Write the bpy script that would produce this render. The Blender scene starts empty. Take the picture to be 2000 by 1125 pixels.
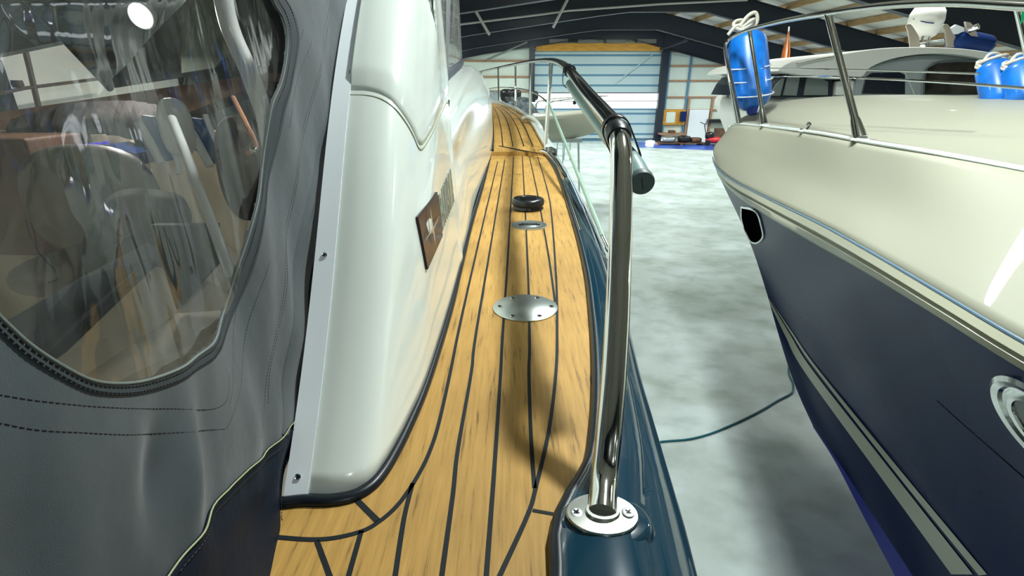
import bpy, math, random
from mathutils import Vector, noise
from mathutils.bvhtree import BVHTree
random.seed(4)
S = bpy.context.scene
COL = S.collection
# ------------------------------------------------------------ camera geometry
CAM = Vector((0, 0, 3.3)); F_PX = 1000.0; PITCH = math.radians(21.65)
cp, sp = math.cos(PITCH), math.sin(PITCH)
FW = Vector((0, cp, -sp)); UP = Vector((0, sp, cp)); RT = Vector((1, 0, 0))
def ray(px, py): return FW + RT*((px-1000)/F_PX) + UP*((562.5-py)/F_PX)
def P(px, py, zd): return CAM + ray(px, py)*zd
def PZ(px, py, z):
    r = ray(px, py); return CAM + r*((z-CAM.z)/r.z)
def PY(px, py, y):
    r = ray(px, py); return CAM + r*(y/r.y)
# ------------------------------------------------------------ materials
def mat(name, col, rough=.5, metal=0, coat=0, emis=None, estr=0, spec=.5, sheen=0, var=None, bump=None, alpha=None):
    m = bpy.data.materials.new(name); m.use_nodes = True
    nt = m.node_tree; b = nt.nodes['Principled BSDF']
    b.inputs['Base Color'].default_value = (*col, 1)
    b.inputs['Roughness'].default_value = rough; b.inputs['Metallic'].default_value = metal
    b.inputs['Coat Weight'].default_value = coat; b.inputs['Coat Roughness'].default_value = .04
    b.inputs['Specular IOR Level'].default_value = spec
    b.inputs['Sheen Weight'].default_value = sheen
    if emis: b.inputs['Emission Color'].default_value = (*emis, 1); b.inputs['Emission Strength'].default_value = estr
    tc = nt.nodes.new('ShaderNodeTexCoord')
    geo = nt.nodes.new('ShaderNodeNewGeometry')
    if var:   # (scale, amount, detail, stretch)
        sc, amt, det, st = var
        mp = nt.nodes.new('ShaderNodeMapping'); mp.inputs['Scale'].default_value = st
        nt.links.new(geo.outputs['Position'], mp.inputs['Vector'])
        n = nt.nodes.new('ShaderNodeTexNoise'); n.inputs['Scale'].default_value = sc; n.inputs['Detail'].default_value = det
        nt.links.new(mp.outputs[0], n.inputs['Vector'])
        r = nt.nodes.new('ShaderNodeValToRGB')
        r.color_ramp.elements[0].position = .3; r.color_ramp.elements[1].position = .7
        r.color_ramp.elements[0].color = (*[c*(1-amt) for c in col], 1)
        r.color_ramp.elements[1].color = (*[min(1, c*(1+amt)) for c in col], 1)
        nt.links.new(n.outputs['Fac'], r.inputs['Fac']); nt.links.new(r.outputs[0], b.inputs['Base Color'])
    if bump:  # (scale, strength, distance, stretch)
        sc, stn, dist, st = bump
        mp = nt.nodes.new('ShaderNodeMapping'); mp.inputs['Scale'].default_value = st
        nt.links.new(geo.outputs['Position'], mp.inputs['Vector'])
        n = nt.nodes.new('ShaderNodeTexNoise'); n.inputs['Scale'].default_value = sc; n.inputs['Detail'].default_value = 3
        nt.links.new(mp.outputs[0], n.inputs['Vector'])
        bp = nt.nodes.new('ShaderNodeBump'); bp.inputs['Strength'].default_value = stn; bp.inputs['Distance'].default_value = dist
        nt.links.new(n.outputs['Fac'], bp.inputs['Height']); nt.links.new(bp.outputs[0], b.inputs['Normal'])
    return m
ONE = (1, 1, 1)
M = {}
M['gel'] = mat('white_gelcoat', (.80, .87, .82), .22, coat=.6)
M['gel2'] = mat('white_plastic_trim', (.80, .86, .90), .3, coat=.3)
M['cream'] = mat('cream_gelcoat', (.33, .33, .26), .5, coat=.10, spec=.25)
M['creamr'] = mat('cream_rubber', (.50, .50, .38), .35, coat=.2)
M['stripe'] = mat('cream_paint', (.62, .62, .50), .35)
M['navy'] = mat('navy_gelcoat', (.010, .026, .105), .25, spec=.25); M['navy'].node_tree.nodes['Principled BSDF'].inputs['IOR'].default_value = 1.22
M['navyblue'] = mat('petrol_blue_gelcoat', (.007, .036, .062), .14, coat=1)
M['antifoul'] = mat('blue_antifouling', (.005, .02, .42), .55)
M['steel'] = mat('polished_steel', (.78, .80, .78), .09, 1)
M['steel2'] = mat('brushed_steel', (.62, .68, .66), .30, 1, bump=(60, .12, .001, (1, .05, 1)))
M['black'] = mat('black_rubber', (.005, .009, .014), .35, spec=.35)
M['caulk'] = mat('black_caulk', (.008, .012, .015), .6, spec=.2)
M['blackp'] = mat('black_plastic', (.008, .009, .010), .28)
M['greytube'] = mat('grey_green_tube', (.20, .32, .30), .35)
M['greycap'] = mat('grey_cap', (.055, .085, .085), .5)
M['wire'] = mat('pale_green_wire_sheath', (.32, .46, .38), .35, .3)
M['fender'] = mat('blue_fender_vinyl', (.004, .16, .62), .35, coat=.3, var=(8, .25, 2, ONE))
M['rope'] = mat('white_rope', (.62, .60, .50), .8, bump=(150, .6, .004, ONE))
M['dark'] = mat('dark_frame_paint', (.006, .012, .024), .45)
M['wallp'] = mat('pale_wall_panel', (.62, .70, .62), .55, var=(.7, .08, 2, ONE), bump=(4, .1, .01, (8, 8, .2)))
M['wallw'] = mat('white_wall_panel', (.72, .72, .68), .55)
M['timber'] = mat('reddish_timber', (.36, .20, .11), .7, var=(6, .3, 4, (1, .3, 5)))
M['ply'] = mat('yellow_timber', (.55, .27, .03), .6, var=(3, .25, 4, (1, 1, 6)))
M['purlin'] = mat('pine_purlin', (.36, .23, .11), .7, var=(4, .3, 4, (6, .5, 6)))
M['ceil'] = mat('white_ceiling_panel', (.52, .50, .46), .6, var=(1, .12, 2, ONE))
M['doorpan'] = mat('pale_blue_door_panel', (.40, .52, .54), .4, bump=(3, .15, .01, (.3, 1, 12)))
M['doorseam'] = mat('blue_door_seam', (.07, .20, .32), .5)
M['dayglass'] = mat('daylit_pane', (.9, .95, 1), .3, emis=(.92, .97, 1), estr=5)
M['lamp'] = mat('lamp_diffuser', (1, 1, 1), .4, emis=(.95, 1, .97), estr=26)
M['bluefloor'] = mat('blue_floor_paint', (.02, .08, .42), .35, var=(.9, .5, 4, ONE))
M['glassdark'] = mat('dark_window_glass', (.018, .024, .034), .06, coat=.5)
M['glassbrown'] = mat('brown_window_glass', (.04, .035, .03), .08, var=(3, .6, 2, ONE))
M['greycab'] = mat('grey_cabin_paint', (.36, .40, .41), .4)
M['whitecab'] = mat('white_roof_paint', (.84, .84, .78), .35)
M['orange'] = mat('orange_cloth', (.62, .20, .05), .8)
M['cable'] = mat('teal_cable', (.005, .10, .13), .4)
M['red'] = mat('red_paint', (.5, .015, .02), .4)
M['brown'] = mat('brown_wood', (.12, .06, .032), .6, var=(5, .4, 3, ONE))
M['green'] = mat('green_lens', (0, .35, .12), .2, emis=(0, .6, .25), estr=.6)
M['fabric_in'] = mat('dark_lining_fabric', (.020, .028, .034), .8, var=(6, .3, 3, ONE))
M['mahog'] = mat('varnished_wood', (.55, .27, .16), .3, coat=.5, var=(4, .3, 4, (1, .3, 5)))
M['beige'] = mat('beige_gelcoat', (.60, .54, .42), .35)
M['taupe'] = mat('taupe_leather', (.16, .15, .115), .5, var=(3, .25, 3, ONE))
M['brownfab'] = mat('dark_brown_fabric', (.022, .016, .016), .8, var=(12, .4, 3, ONE))
M['reflblue'] = mat('blue_reflection', (.02, .09, .28), .7)  # blue of the reflections painted as solid shapes
M['violet'] = mat('violet_light_strip', (.1, .05, .5), .3, emis=(.08, .08, .9), estr=1.5)
M['piping'] = mat('yellowish_piping', (.34, .38, .20), .6)
M['thread'] = mat('black_thread', (.004, .005, .006), .7)
M['chromecl'] = mat('chrome_letter', (.36, .40, .37), .25, .45)
M['emblem'] = mat('dark_mirror_badge', (.050, .030, .034), .15, .0, spec=.12)
M['silver'] = mat('silver_star', (.75, .68, .62), .2, .9)
M['purple'] = mat('mauve_plastic', (.35, .2, .3), .4)

def canvas_mat():
    m = mat('grey_canvas', (.040, .054, .062), .78, sheen=.25, var=(9, .20, 5, ONE))
    nt = m.node_tree; b = nt.nodes['Principled BSDF']; g = nt.nodes.new('ShaderNodeNewGeometry')
    n1 = nt.nodes.new('ShaderNodeTexNoise'); n1.inputs['Scale'].default_value = 900; n1.inputs['Detail'].default_value = 1
    n2 = nt.nodes.new('ShaderNodeTexNoise'); n2.inputs['Scale'].default_value = 14; n2.inputs['Detail'].default_value = 3
    for n in (n1, n2): nt.links.new(g.outputs['Position'], n.inputs['Vector'])
    b1 = nt.nodes.new('ShaderNodeBump'); b1.inputs['Strength'].default_value = .25; b1.inputs['Distance'].default_value = .0006
    b2 = nt.nodes.new('ShaderNodeBump'); b2.inputs['Strength'].default_value = .5; b2.inputs['Distance'].default_value = .006
    nt.links.new(n1.outputs['Fac'], b1.inputs['Height']); nt.links.new(n2.outputs['Fac'], b2.inputs['Height'])
    nt.links.new(b1.outputs[0], b2.inputs['Normal']); nt.links.new(b2.outputs[0], b.inputs['Normal'])
    return m
M['void'] = mat('hole_black', (.002, .002, .003), .9, spec=0)
M['canvas'] = canvas_mat()
M['canvas2'] = mat('black_vinyl_cloth', (.008, .013, .024), .55, spec=.08, bump=(22, .4, .006, ONE))

def teak_mat(name='teak_planks', col=(.45, .262, .066)):
    m = mat(name, col, .55, spec=.3); nt = m.node_tree; b = nt.nodes['Principled BSDF']
    g = nt.nodes.new('ShaderNodeNewGeometry')
    mp = nt.nodes.new('ShaderNodeMapping'); mp.inputs['Scale'].default_value = (120, 7, 40)
    nt.links.new(g.outputs['Position'], mp.inputs['Vector'])
    n = nt.nodes.new('ShaderNodeTexNoise'); n.inputs['Scale'].default_value = 1; n.inputs['Detail'].default_value = 6; n.inputs['Roughness'].default_value = .65
    nt.links.new(mp.outputs[0], n.inputs['Vector'])
    r = nt.nodes.new('ShaderNodeValToRGB'); e = r.color_ramp.elements
    e[0].position = .31; e[0].color = (col[0]*.30, col[1]*.28, col[2]*.3, 1)
    e[1].position = .72; e[1].color = (min(1, col[0]*1.15), col[1]*1.15, col[2]*1.2, 1)
    x = e.new(.42); x.color = (col[0]*.86, col[1]*.86, col[2]*.84, 1)
    nt.links.new(n.outputs['Fac'], r.inputs['Fac'])
    n2 = nt.nodes.new('ShaderNodeTexNoise'); n2.inputs['Scale'].default_value = 3.2; n2.inputs['Detail'].default_value = 3
    nt.links.new(g.outputs['Position'], n2.inputs['Vector'])
    r2 = nt.nodes.new('ShaderNodeValToRGB'); r2.color_ramp.elements[0].color = (.78, .76, .72, 1); r2.color_ramp.elements[1].color = (1.1, 1.1, 1.12, 1)
    r2.color_ramp.elements[0].position = .3; r2.color_ramp.elements[1].position = .7
    nt.links.new(n2.outputs['Fac'], r2.inputs['Fac'])
    mx = nt.nodes.new('ShaderNodeMix'); mx.data_type = 'RGBA'; mx.blend_type = 'MULTIPLY'; mx.inputs[0].default_value = 1
    nt.links.new(r.outputs[0], mx.inputs[6]); nt.links.new(r2.outputs[0], mx.inputs[7])
    nt.links.new(mx.outputs[2], b.inputs['Base Color'])
    bp = nt.nodes.new('ShaderNodeBump'); bp.inputs['Strength'].default_value = .35; bp.inputs['Distance'].default_value = .0012
    nt.links.new(n.outputs['Fac'], bp.inputs['Height']); nt.links.new(bp.outputs[0], b.inputs['Normal'])
    return m
M['teak'] = teak_mat()

def floor_mat():
    m = mat('concrete_floor', (.42, .50, .48), .42, spec=.4); nt = m.node_tree; b = nt.nodes['Principled BSDF']
    g = nt.nodes.new('ShaderNodeNewGeometry')
    def nz(s, d, st=(1, 1, 1), dist=0):
        mp = nt.nodes.new('ShaderNodeMapping'); mp.inputs['Scale'].default_value = st; mp.inputs['Rotation'].default_value = (0, 0, .5)
        nt.links.new(g.outputs['Position'], mp.inputs['Vector'])
        n = nt.nodes.new('ShaderNodeTexNoise'); n.inputs['Scale'].default_value = s; n.inputs['Detail'].default_value = d; n.inputs['Distortion'].default_value = dist
        nt.links.new(mp.outputs[0], n.inputs['Vector']); return n
    n1 = nz(.7, 7, (1, 1.25, 1), .5); n2 = nz(2.6, 9, (1, 1.2, 1), .2)
    r = nt.nodes.new('ShaderNodeValToRGB'); e = r.color_ramp.elements
    e[0].position = .33; e[0].color = (.40, .46, .42, 1); e[1].position = .66; e[1].color = (.60, .68, .67, 1)
    nt.links.new(n1.outputs['Fac'], r.inputs['Fac'])
    r2 = nt.nodes.new('ShaderNodeValToRGB'); e = r2.color_ramp.elements
    e[0].position = .30; e[0].color = (.74, .76, .74, 1); e[1].position = .55; e[1].color = (1, 1, 1, 1)
    nt.links.new(n2.outputs['Fac'], r2.inputs['Fac'])
    mx = nt.nodes.new('ShaderNodeMix'); mx.data_type = 'RGBA'; mx.blend_type = 'MULTIPLY'; mx.inputs[0].default_value = 1
    nt.links.new(r.outputs[0], mx.inputs[6]); nt.links.new(r2.outputs[0], mx.inputs[7]); nt.links.new(mx.outputs[2], b.inputs['Base Color'])
    return m
M['floor'] = floor_mat()

def thin_glass(name, tint, gl=.12, rough=.03, bump=None, haze=0):
    m = bpy.data.materials.new(name); m.use_nodes = True; nt = m.node_tree
    for n in list(nt.nodes): nt.nodes.remove(n)
    out = nt.nodes.new('ShaderNodeOutputMaterial'); tr = nt.nodes.new('ShaderNodeBsdfTransparent'); tr.inputs[0].default_value = (*tint, 1)
    gs = nt.nodes.new('ShaderNodeBsdfGlossy'); gs.inputs['Roughness'].default_value = rough
    fr = nt.nodes.new('ShaderNodeLayerWeight'); fr.inputs['Blend'].default_value = .5
    pw = nt.nodes.new('ShaderNodeMath'); pw.operation = 'POWER'; pw.inputs[1].default_value = 4; nt.links.new(fr.outputs['Facing'], pw.inputs[0])
    ml = nt.nodes.new('ShaderNodeMath'); ml.operation = 'MULTIPLY'; ml.inputs[1].default_value = .7; nt.links.new(pw.outputs[0], ml.inputs[0])
    mx = nt.nodes.new('ShaderNodeMixShader')
    mth = nt.nodes.new('ShaderNodeMath'); mth.operation = 'ADD'; mth.inputs[1].default_value = gl; mth.use_clamp = True
    nt.links.new(ml.outputs[0], mth.inputs[0]); nt.links.new(mth.outputs[0], mx.inputs[0])
    nt.links.new(tr.outputs[0], mx.inputs[1]); nt.links.new(gs.outputs[0], mx.inputs[2])
    last = mx
    geo = nt.nodes.new('ShaderNodeNewGeometry')
    if bump:
        n = nt.nodes.new('ShaderNodeTexNoise'); n.inputs['Scale'].default_value = bump[0]; n.inputs['Detail'].default_value = 2
        mp = nt.nodes.new('ShaderNodeMapping'); mp.inputs['Scale'].default_value = bump[3]; mp.inputs['Rotation'].default_value = (math.radians(30), 0, 0)
        nt.links.new(geo.outputs['Position'], mp.inputs['Vector']); nt.links.new(mp.outputs[0], n.inputs['Vector'])
        bp = nt.nodes.new('ShaderNodeBump'); bp.inputs['Strength'].default_value = bump[1]; bp.inputs['Distance'].default_value = bump[2]
        nt.links.new(n.outputs['Fac'], bp.inputs['Height'])
        nt.links.new(bp.outputs[0], gs.inputs['Normal']); nt.links.new(bp.outputs[0], fr.inputs['Normal'])
    if haze:
        df = nt.nodes.new('ShaderNodeBsdfDiffuse'); df.inputs[0].default_value = (.55, .58, .55, 1)
        m2 = nt.nodes.new('ShaderNodeMixShader')
        n = nt.nodes.new('ShaderNodeTexNoise'); n.inputs['Scale'].default_value = 5; n.inputs['Detail'].default_value = 4
        mp = nt.nodes.new('ShaderNodeMapping'); mp.inputs['Scale'].default_value = (4, 8, 1.2); mp.inputs['Rotation'].default_value = (math.radians(25), 0, 0)
        nt.links.new(geo.outputs['Position'], mp.inputs['Vector']); nt.links.new(mp.outputs[0], n.inputs['Vector'])
        rr = nt.nodes.new('ShaderNodeMapRange'); rr.inputs[1].default_value = .35; rr.inputs[2].default_value = .75; rr.inputs[3].default_value = haze*.25; rr.inputs[4].default_value = haze*1.8
        nt.links.new(n.outputs['Fac'], rr.inputs[0]); nt.links.new(rr.outputs[0], m2.inputs[0])
        nt.links.new(mx.outputs[0], m2.inputs[1]); nt.links.new(df.outputs[0], m2.inputs[2]); last = m2
    nt.links.new(last.outputs[0], out.inputs[0]); return m
M['vinyl'] = thin_glass('clear_vinyl', (.80, .76, .72), .035, .05, bump=(9, .3, .006, (1, 3.2, .6)), haze=.06)
M['cabglass'] = thin_glass('tinted_cabin_glass', (.50, .56, .62), .04, .02, haze=.22)  # grey haze mixed in stands for a pale background behind the glass

# ------------------------------------------------------------ mesh helpers
def tagit(o, label=None, cat=None, group=None, kind=None):
    if label: o['label'] = label
    if cat: o['category'] = cat
    if group: o['group'] = group
    if kind: o['kind'] = kind
    return o
ORG = {}
def worldloc(o): return ORG.get(o.name, Vector((0, 0, 0)))
def thing(name, loc, label, cat, group=None):
    o = bpy.data.objects.new(name, None); COL.objects.link(o); o.location = loc; o.empty_display_size = .1
    ORG[o.name] = Vector(loc); return tagit(o, label, cat, group)
class MB:
    def __init__(s): s.v = []; s.f = []
    def add(s, vs, fs):
        n = len(s.v); s.v += [Vector(v) for v in vs]; s.f += [tuple(i+n for i in f) for f in fs]; return s
    def box(s, a, b):
        x0, y0, z0 = a; x1, y1, z1 = b
        return s.add([(x0,y0,z0),(x1,y0,z0),(x1,y1,z0),(x0,y1,z0),(x0,y0,z1),(x1,y0,z1),(x1,y1,z1),(x0,y1,z1)],
                     [(3,2,1,0),(4,5,6,7),(0,1,5,4),(1,2,6,5),(2,3,7,6),(3,0,4,7)])
    def grid(s, rows, closed=False):
        n = len(rows[0]); vs = [p for r in rows for p in r]; fs = []
        for i in range(len(rows)-1):
            for j in range(n if closed else n-1):
                k = (j+1) % n
                fs.append((i*n+j, i*n+k, (i+1)*n+k, (i+1)*n+j))
        return s.add(vs, fs)
    def tube(s, path, r, seg=16, cap=True, closed=False):
        path = [Vector(p) for p in path]; N = len(path); rr = r if hasattr(r, '__len__') else [r]*N
        T = []
        for i in range(N):
            if closed: t = path[(i+1) % N]-path[i-1]
            else: t = path[min(i+1, N-1)]-path[max(i-1, 0)]
            T.append(t.normalized())
        a = Vector((0, 0, 1)) if abs(T[0].z) < .9 else Vector((1, 0, 0))
        n = (a - T[0]*a.dot(T[0])).normalized(); rows = []
        for i in range(N):
            n = (n - T[i]*n.dot(T[i])).normalized(); b = T[i].cross(n)
            rows.append([path[i] + (n*math.cos(2*math.pi*k/seg) + b*math.sin(2*math.pi*k/seg))*rr[i] for k in range(seg)])
        if closed: rows.append(rows[0])
        base = len(s.v); s.grid(rows, True)
        if cap and not closed:
            s.f.append(tuple(base+k for k in reversed(range(seg)))); s.f.append(tuple(base+(N-1)*seg+k for k in range(seg)))
        return s
    def lathe(s, c, axis, prof, seg=32, squash=1, xax=None):   # prof [(r, h)]
        axis = Vector(axis).normalized(); c = Vector(c)
        a = Vector(xax) if xax else (Vector((1, 0, 0)) if abs(axis.x) < .9 else Vector((0, 1, 0)))
        n = (a-axis*a.dot(axis)).normalized(); b = axis.cross(n)
        rows = [[c+axis*h+(n*math.cos(2*math.pi*k/seg)+b*math.sin(2*math.pi*k/seg)*squash)*r for k in range(seg)] for r, h in prof]
        base = len(s.v); s.grid(rows, True)
        s.f.append(tuple(base+k for k in reversed(range(seg)))); s.f.append(tuple(base+(len(prof)-1)*seg+k for k in range(seg)))
        return s
    def prism(s, pts, off):    # polygon extruded by vector off
        n = len(pts); off = Vector(off); pts = [Vector(p) for p in pts]
        s.add(pts+[p+off for p in pts], [tuple(range(n)), tuple(reversed(range(n, 2*n)))]+[(i, i+n, (i+1) % n+n, (i+1) % n) for i in range(n)])
        return s
    def build(s, name, m, parent=None, smooth=True, solid=None, bevel=None, sub=0, root=None):
        c = Vector((0, 0, 0))
        if s.v:
            lo = Vector([min(v[i] for v in s.v) for i in range(3)]); hi = Vector([max(v[i] for v in s.v) for i in range(3)]); c = (lo+hi)/2
        me = bpy.data.meshes.new(name); me.from_pydata([tuple(v-c) for v in s.v], [], s.f); me.update()
        me.materials.append(M[m] if isinstance(m, str) else m)
        o = bpy.data.objects.new(name, me); COL.objects.link(o)
        pl = worldloc(parent) if parent else Vector((0, 0, 0))
        o.location = c-pl; ORG[o.name] = c
        if parent: o.parent = parent
        import bmesh
        bm = bmesh.new(); bm.from_mesh(me); bmesh.ops.recalc_face_normals(bm, faces=bm.faces); bm.to_mesh(me); bm.free()
        if s.__dict__.get('m2'):
            me.materials.append(M[s.m2])
            for pg in me.polygons:
                if pg.index >= s.k2: pg.material_index = 1
        if smooth:
            me.polygons.foreach_set('use_smooth', [True]*len(me.polygons))
            try: me.set_sharp_from_angle(angle=math.radians(38))
            except Exception: pass
        if solid:
            md = o.modifiers.new('thick', 'SOLIDIFY'); md.thickness = solid; md.offset = 0
        if bevel:
            md = o.modifiers.new('bev', 'BEVEL'); md.width = bevel; md.segments = 3; md.limit_method = 'ANGLE'
        if sub:
            md = o.modifiers.new('sub', 'SUBSURF'); md.levels = sub; md.render_levels = sub
        return o
def cr(pts, n=8):      # catmull-rom through points
    pts = [Vector(p) for p in pts]; out = []
    for i in range(len(pts)-1):
        p1, p2 = pts[i], pts[i+1]; p0 = pts[i-1] if i else p1*2-p2; p3 = pts[i+2] if i+2 < len(pts) else p2*2-p1
        for k in range(n):
            t = k/n
            out.append(.5*((2*p1)+(p2-p0)*t+(2*p0-5*p1+4*p2-p3)*t*t+(3*p1-p0-3*p2+p3)*t**3))
    out.append(pts[-1].copy()); return out
def resample(pts, n):
    L = [0]
    for a, b in zip(pts, pts[1:]): L.append(L[-1]+(b-a).length)
    out = []; j = 0
    for i in range(n):
        d = L[-1]*i/(n-1)
        while j < len(L)-2 and L[j+1] < d: j += 1
        t = (d-L[j])/max(1e-9, L[j+1]-L[j]); out.append(pts[j].lerp(pts[j+1], min(1, t)))
    return out
def lerp(a, b, t): return a+(b-a)*t
def sst(a, b, x):
    t = min(1, max(0, (x-a)/(b-a))); return t*t*(3-2*t)
def ribbon(mb, path, w, up=(0, 0, 1), lift=0, th=.001):
    up = Vector(up); n = len(path); rows = []
    ww = w if hasattr(w, '__len__') else [w]*n
    for i, p in enumerate(path):
        t = (path[min(i+1, n-1)]-path[max(i-1, 0)]).normalized(); s_ = t.cross(up).normalized()*ww[i]/2
        rows.append([p-s_+up*lift, p-s_+up*(lift+th), p+s_+up*(lift+th), p+s_+up*lift])
    return mb.grid(rows)
def bvh(mb): return BVHTree.FromPolygons([tuple(v) for v in mb.v], mb.f)
def hit(tree, px, py, off=0):
    r = ray(px, py).normalized(); loc, nor, i, d = tree.ray_cast(CAM, r, 100)
    if loc is None: return None
    if nor.dot(r) > 0: nor = -nor
    return loc+nor*off
def screw(mb, p, n, r, h=.001):
    mb.lathe(p, n, [(r, 0), (r, h*.6), (r*.8, h), (r*.3, h*.7)], 14)
def screw_obj(p, n, prof, r, h, parent, m='steel', name='screw'):
    mb = MB(); mb.lathe(p, n, prof, 18); mb.m2 = 'black'; mb.k2 = len(mb.f); cross_slot(mb, p, n, r, h); return mb.build(name, m, parent)
def cross_slot(mb, p, n, r, h):
    n = Vector(n).normalized(); a = n.cross(Vector((0, 0, 1)));
    if a.length < .1: a = n.cross(Vector((1, 0, 0)))
    a.normalize(); b = n.cross(a); d1 = (a+b).normalized(); d2 = (a-b).normalized()
    for d, e in ((d1, d2), (d2, d1)):
        q = [p+n*h+d*r*.6+e*r*.12, p+n*h+d*r*.6-e*r*.12, p+n*h-d*r*.6-e*r*.12, p+n*h-d*r*.6+e*r*.12]
        mb.prism(q, n*.0004)

DZ = 2.8
# ============================================================ OWN BOAT
boat = thing('motor_boat', (-1.45, 3, .0), 'motor boat with narrow teak side deck, white cabin and petrol blue gunwale beside the camera', 'boat')
# deck edges --------------------------------------------------
cab_px = [(520, 985), (560, 985), (600, 981), (650, 981), (695, 973), (728, 955), (752, 928), (775, 890), (800, 840), (832, 765), (860, 680), (885, 595), (905, 510), (922, 440), (945, 360), (960, 300)]
cab = cr([PZ(x, y, DZ) for x, y in cab_px], 6)
rim_px = [(1085, 1180), (1086, 1125), (1083, 1060), (1096, 1005), (1122, 960), (1148, 915), (1158, 860), (1163, 780), (1162, 700), (1156, 620), (1146, 540), (1130, 470), (1112, 410), (1094, 355), (1080, 325), (1064, 303)]
rim = cr([PZ(x, y, DZ) for x, y in rim_px], 6)
# lower teak deck (filled between its edges)
N = 90
backL = PZ(520, 1180, DZ)
left = [Vector((cab[0].x-.1, backL.y, DZ)), Vector((cab[0].x-.1, cab[0].y, DZ))]+cab
poly = [backL.lerp(rim[0], 0)+Vector((-.12, -.05, 0))] + [Vector((cab[0].x-.12, cab[0].y, DZ))] + cab + list(reversed(rim))
mb = MB(); mb.prism(poly, (0, 0, -.03)); 
deck = mb.build('teak_deck', 'teak', boat, smooth=False); tagit(deck, 'golden teak planking of the side deck')
deck_tree = bvh(mb)
# upper foredeck
UPZ = lambda y: 2.83 + .042*max(0, y-4)
def PD(px, py):     # point on the rising fore deck
    z = 2.9
    for _ in range(30):
        p = PZ(px, py, z); z = UPZ(p.y)
        if p.y > 14: z = 3.1
    return p
def PU(px, py, Y): # upper deck point from pixel column and given Y
    z = UPZ(Y); zd = (Y*cp + (CAM.z-z)*sp); return Vector(((px-1000)/1000*zd, Y, z))
upL = cr([PU(962, 0, 4.0), PU(963, 0, 5), PU(962, 0, 6), PU(960, 0, 7), PU(957, 0, 8.2)], 5)
upR = cr([PU(1066, 0, 4.0), PU(1052, 0, 4.7), PU(1040, 0, 5.5), PU(1022, 0, 6.6), PU(1000, 0, 7.6), PU(975, 0, 8.4)], 5)
up_poly = upL + [Vector((-.9, 9.6, UPZ(9.6)))] + list(reversed(upR))
mb = MB(); mb.prism(up_poly, (0, 0, -.05)); mb.build('fore_deck', 'teak', boat, smooth=False)
# caulking seams
seams = [
 [(972,316),(945,430),(915,560),(895,650),(880,725),(857,827),(838,885),(814,933),(780,983),(742,1018),(700,1040),(623,1054),(520,1048)],
 [(986,312),(960,470),(930,650),(921,725),(895,874),(885,963),(863,1125),(858,1170)],
 [(1003,306),(993,480),(982,650),(978,725),(967,895),(950,1125),(947,1170)],
 [(1020,300),(1029,480),(1034,650),(1033,725),(1037,852),(1044,954)],
 [(1034,306),(1048,370),(1061,440),(1073,510),(1084,590)],
 [(1050,306),(1066,360),(1076,409),(1086,540),(1088,650),(1086,725),(1073,835),(1048,946),(1031,1005),(976,1125),(962,1160)],
 [(806,944),(789,1014),(772,1125),(765,1170)], [(706,1037),(681,1125),(672,1160)], [(619,1057),(644,1125),(655,1160)],
 [(698,978),(738,1018)], [(1040,997),(1090,1006)], [(1003,340),(1022,341)], [(1034,330),(1050,331)]]
mb = MB()
for i, s in enumerate(seams):
    w = .006 if i < 9 else .005
    if i == 9: w = .0075
    if i > 10: w = .004
    path = cr([PZ(x, y, DZ) for x, y in s], 6) if len(s) > 2 else [PZ(x, y, DZ) for x, y in s]
    ribbon(mb, path, w, lift=-.0005, th=.0012)
for a, b in ((.2, .2), (.4, .42), (.62, .6), (.8, .8)):
    A = resample(upL, 20); B = resample(upR, 20)
    ribbon(mb, [A[k].lerp(B[k], lerp(a, b, k/19)) for k in range(1, 19)], .009, lift=0, th=.0012)
ribbon(mb, [PD(975, 285)+Vector((0,0,.0)), PD(1062, 302)], .02, lift=.0, th=.002)
mb.build('deck_caulking', 'caulk', boat, smooth=False)
# step riser between decks
mb = MB(); mb.box((-.17, 3.97, DZ-.03), (.30, 4.01, 2.83)); mb.build('deck_step', 'teak', boat, smooth=False)
# sealant bead along cabin
mb = MB(); bead = cab[3:]
bead2 = bead + [Vector((p.x, p.y, p.z)) for p in upL[1:]]
mb.tube([p+Vector((-.004, 0, .002)) for p in bead], [.0085]*len(bead), 10); 
mb.tube([p+Vector((-.002, 0, .004)) for p in upL], .012, 8)
mb.build('sealant_bead', 'black', boat)
# ---- wing (near cabin corner) --------------------------------
wp = [(600,973),(645,975),(690,967),(722,950),(745,922),(768,884),(793,836),(826,762),(854,678),(880,592),(898,525)]
wb = cr([PZ(x, y, DZ) for x, y in wp], 8)
lastp = wb[-1]; wb += [Vector((lerp(lastp.x, -.150, k/4), lerp(lastp.y, 1.47, k/4), DZ)) for k in range(1, 5)]
W0 = wb[0]
def wing(i, h):
    p = wb[i]; y = p.y
    k = 1-sst(.60, 1.42, y)*1.0
    rake = 1.0*k
    lx = -.05*k-.052*(1-k)
    bul = .010*math.sin(min(1, h/.7)*math.pi)*k
    yy = y+rake*h*(1-.12*math.sin(min(1, h/.7)*math.pi))
    return Vector((p.x+lx*h+bul, yy, DZ+h))
HS = [.86*k/36 for k in range(37)]
rows = [[wing(i, h) for i in range(len(wb))] for h in HS]
# inner return so that the wing is a solid shell
for k, r in enumerate(rows): 
    e = r[-1]; r.append(e+Vector((-.05, .012, 0)))
mb = MB(); mb.grid(rows); wing_tree = bvh(mb)
mb.build('cabin_wing', 'gel', boat, solid=.006)
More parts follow.
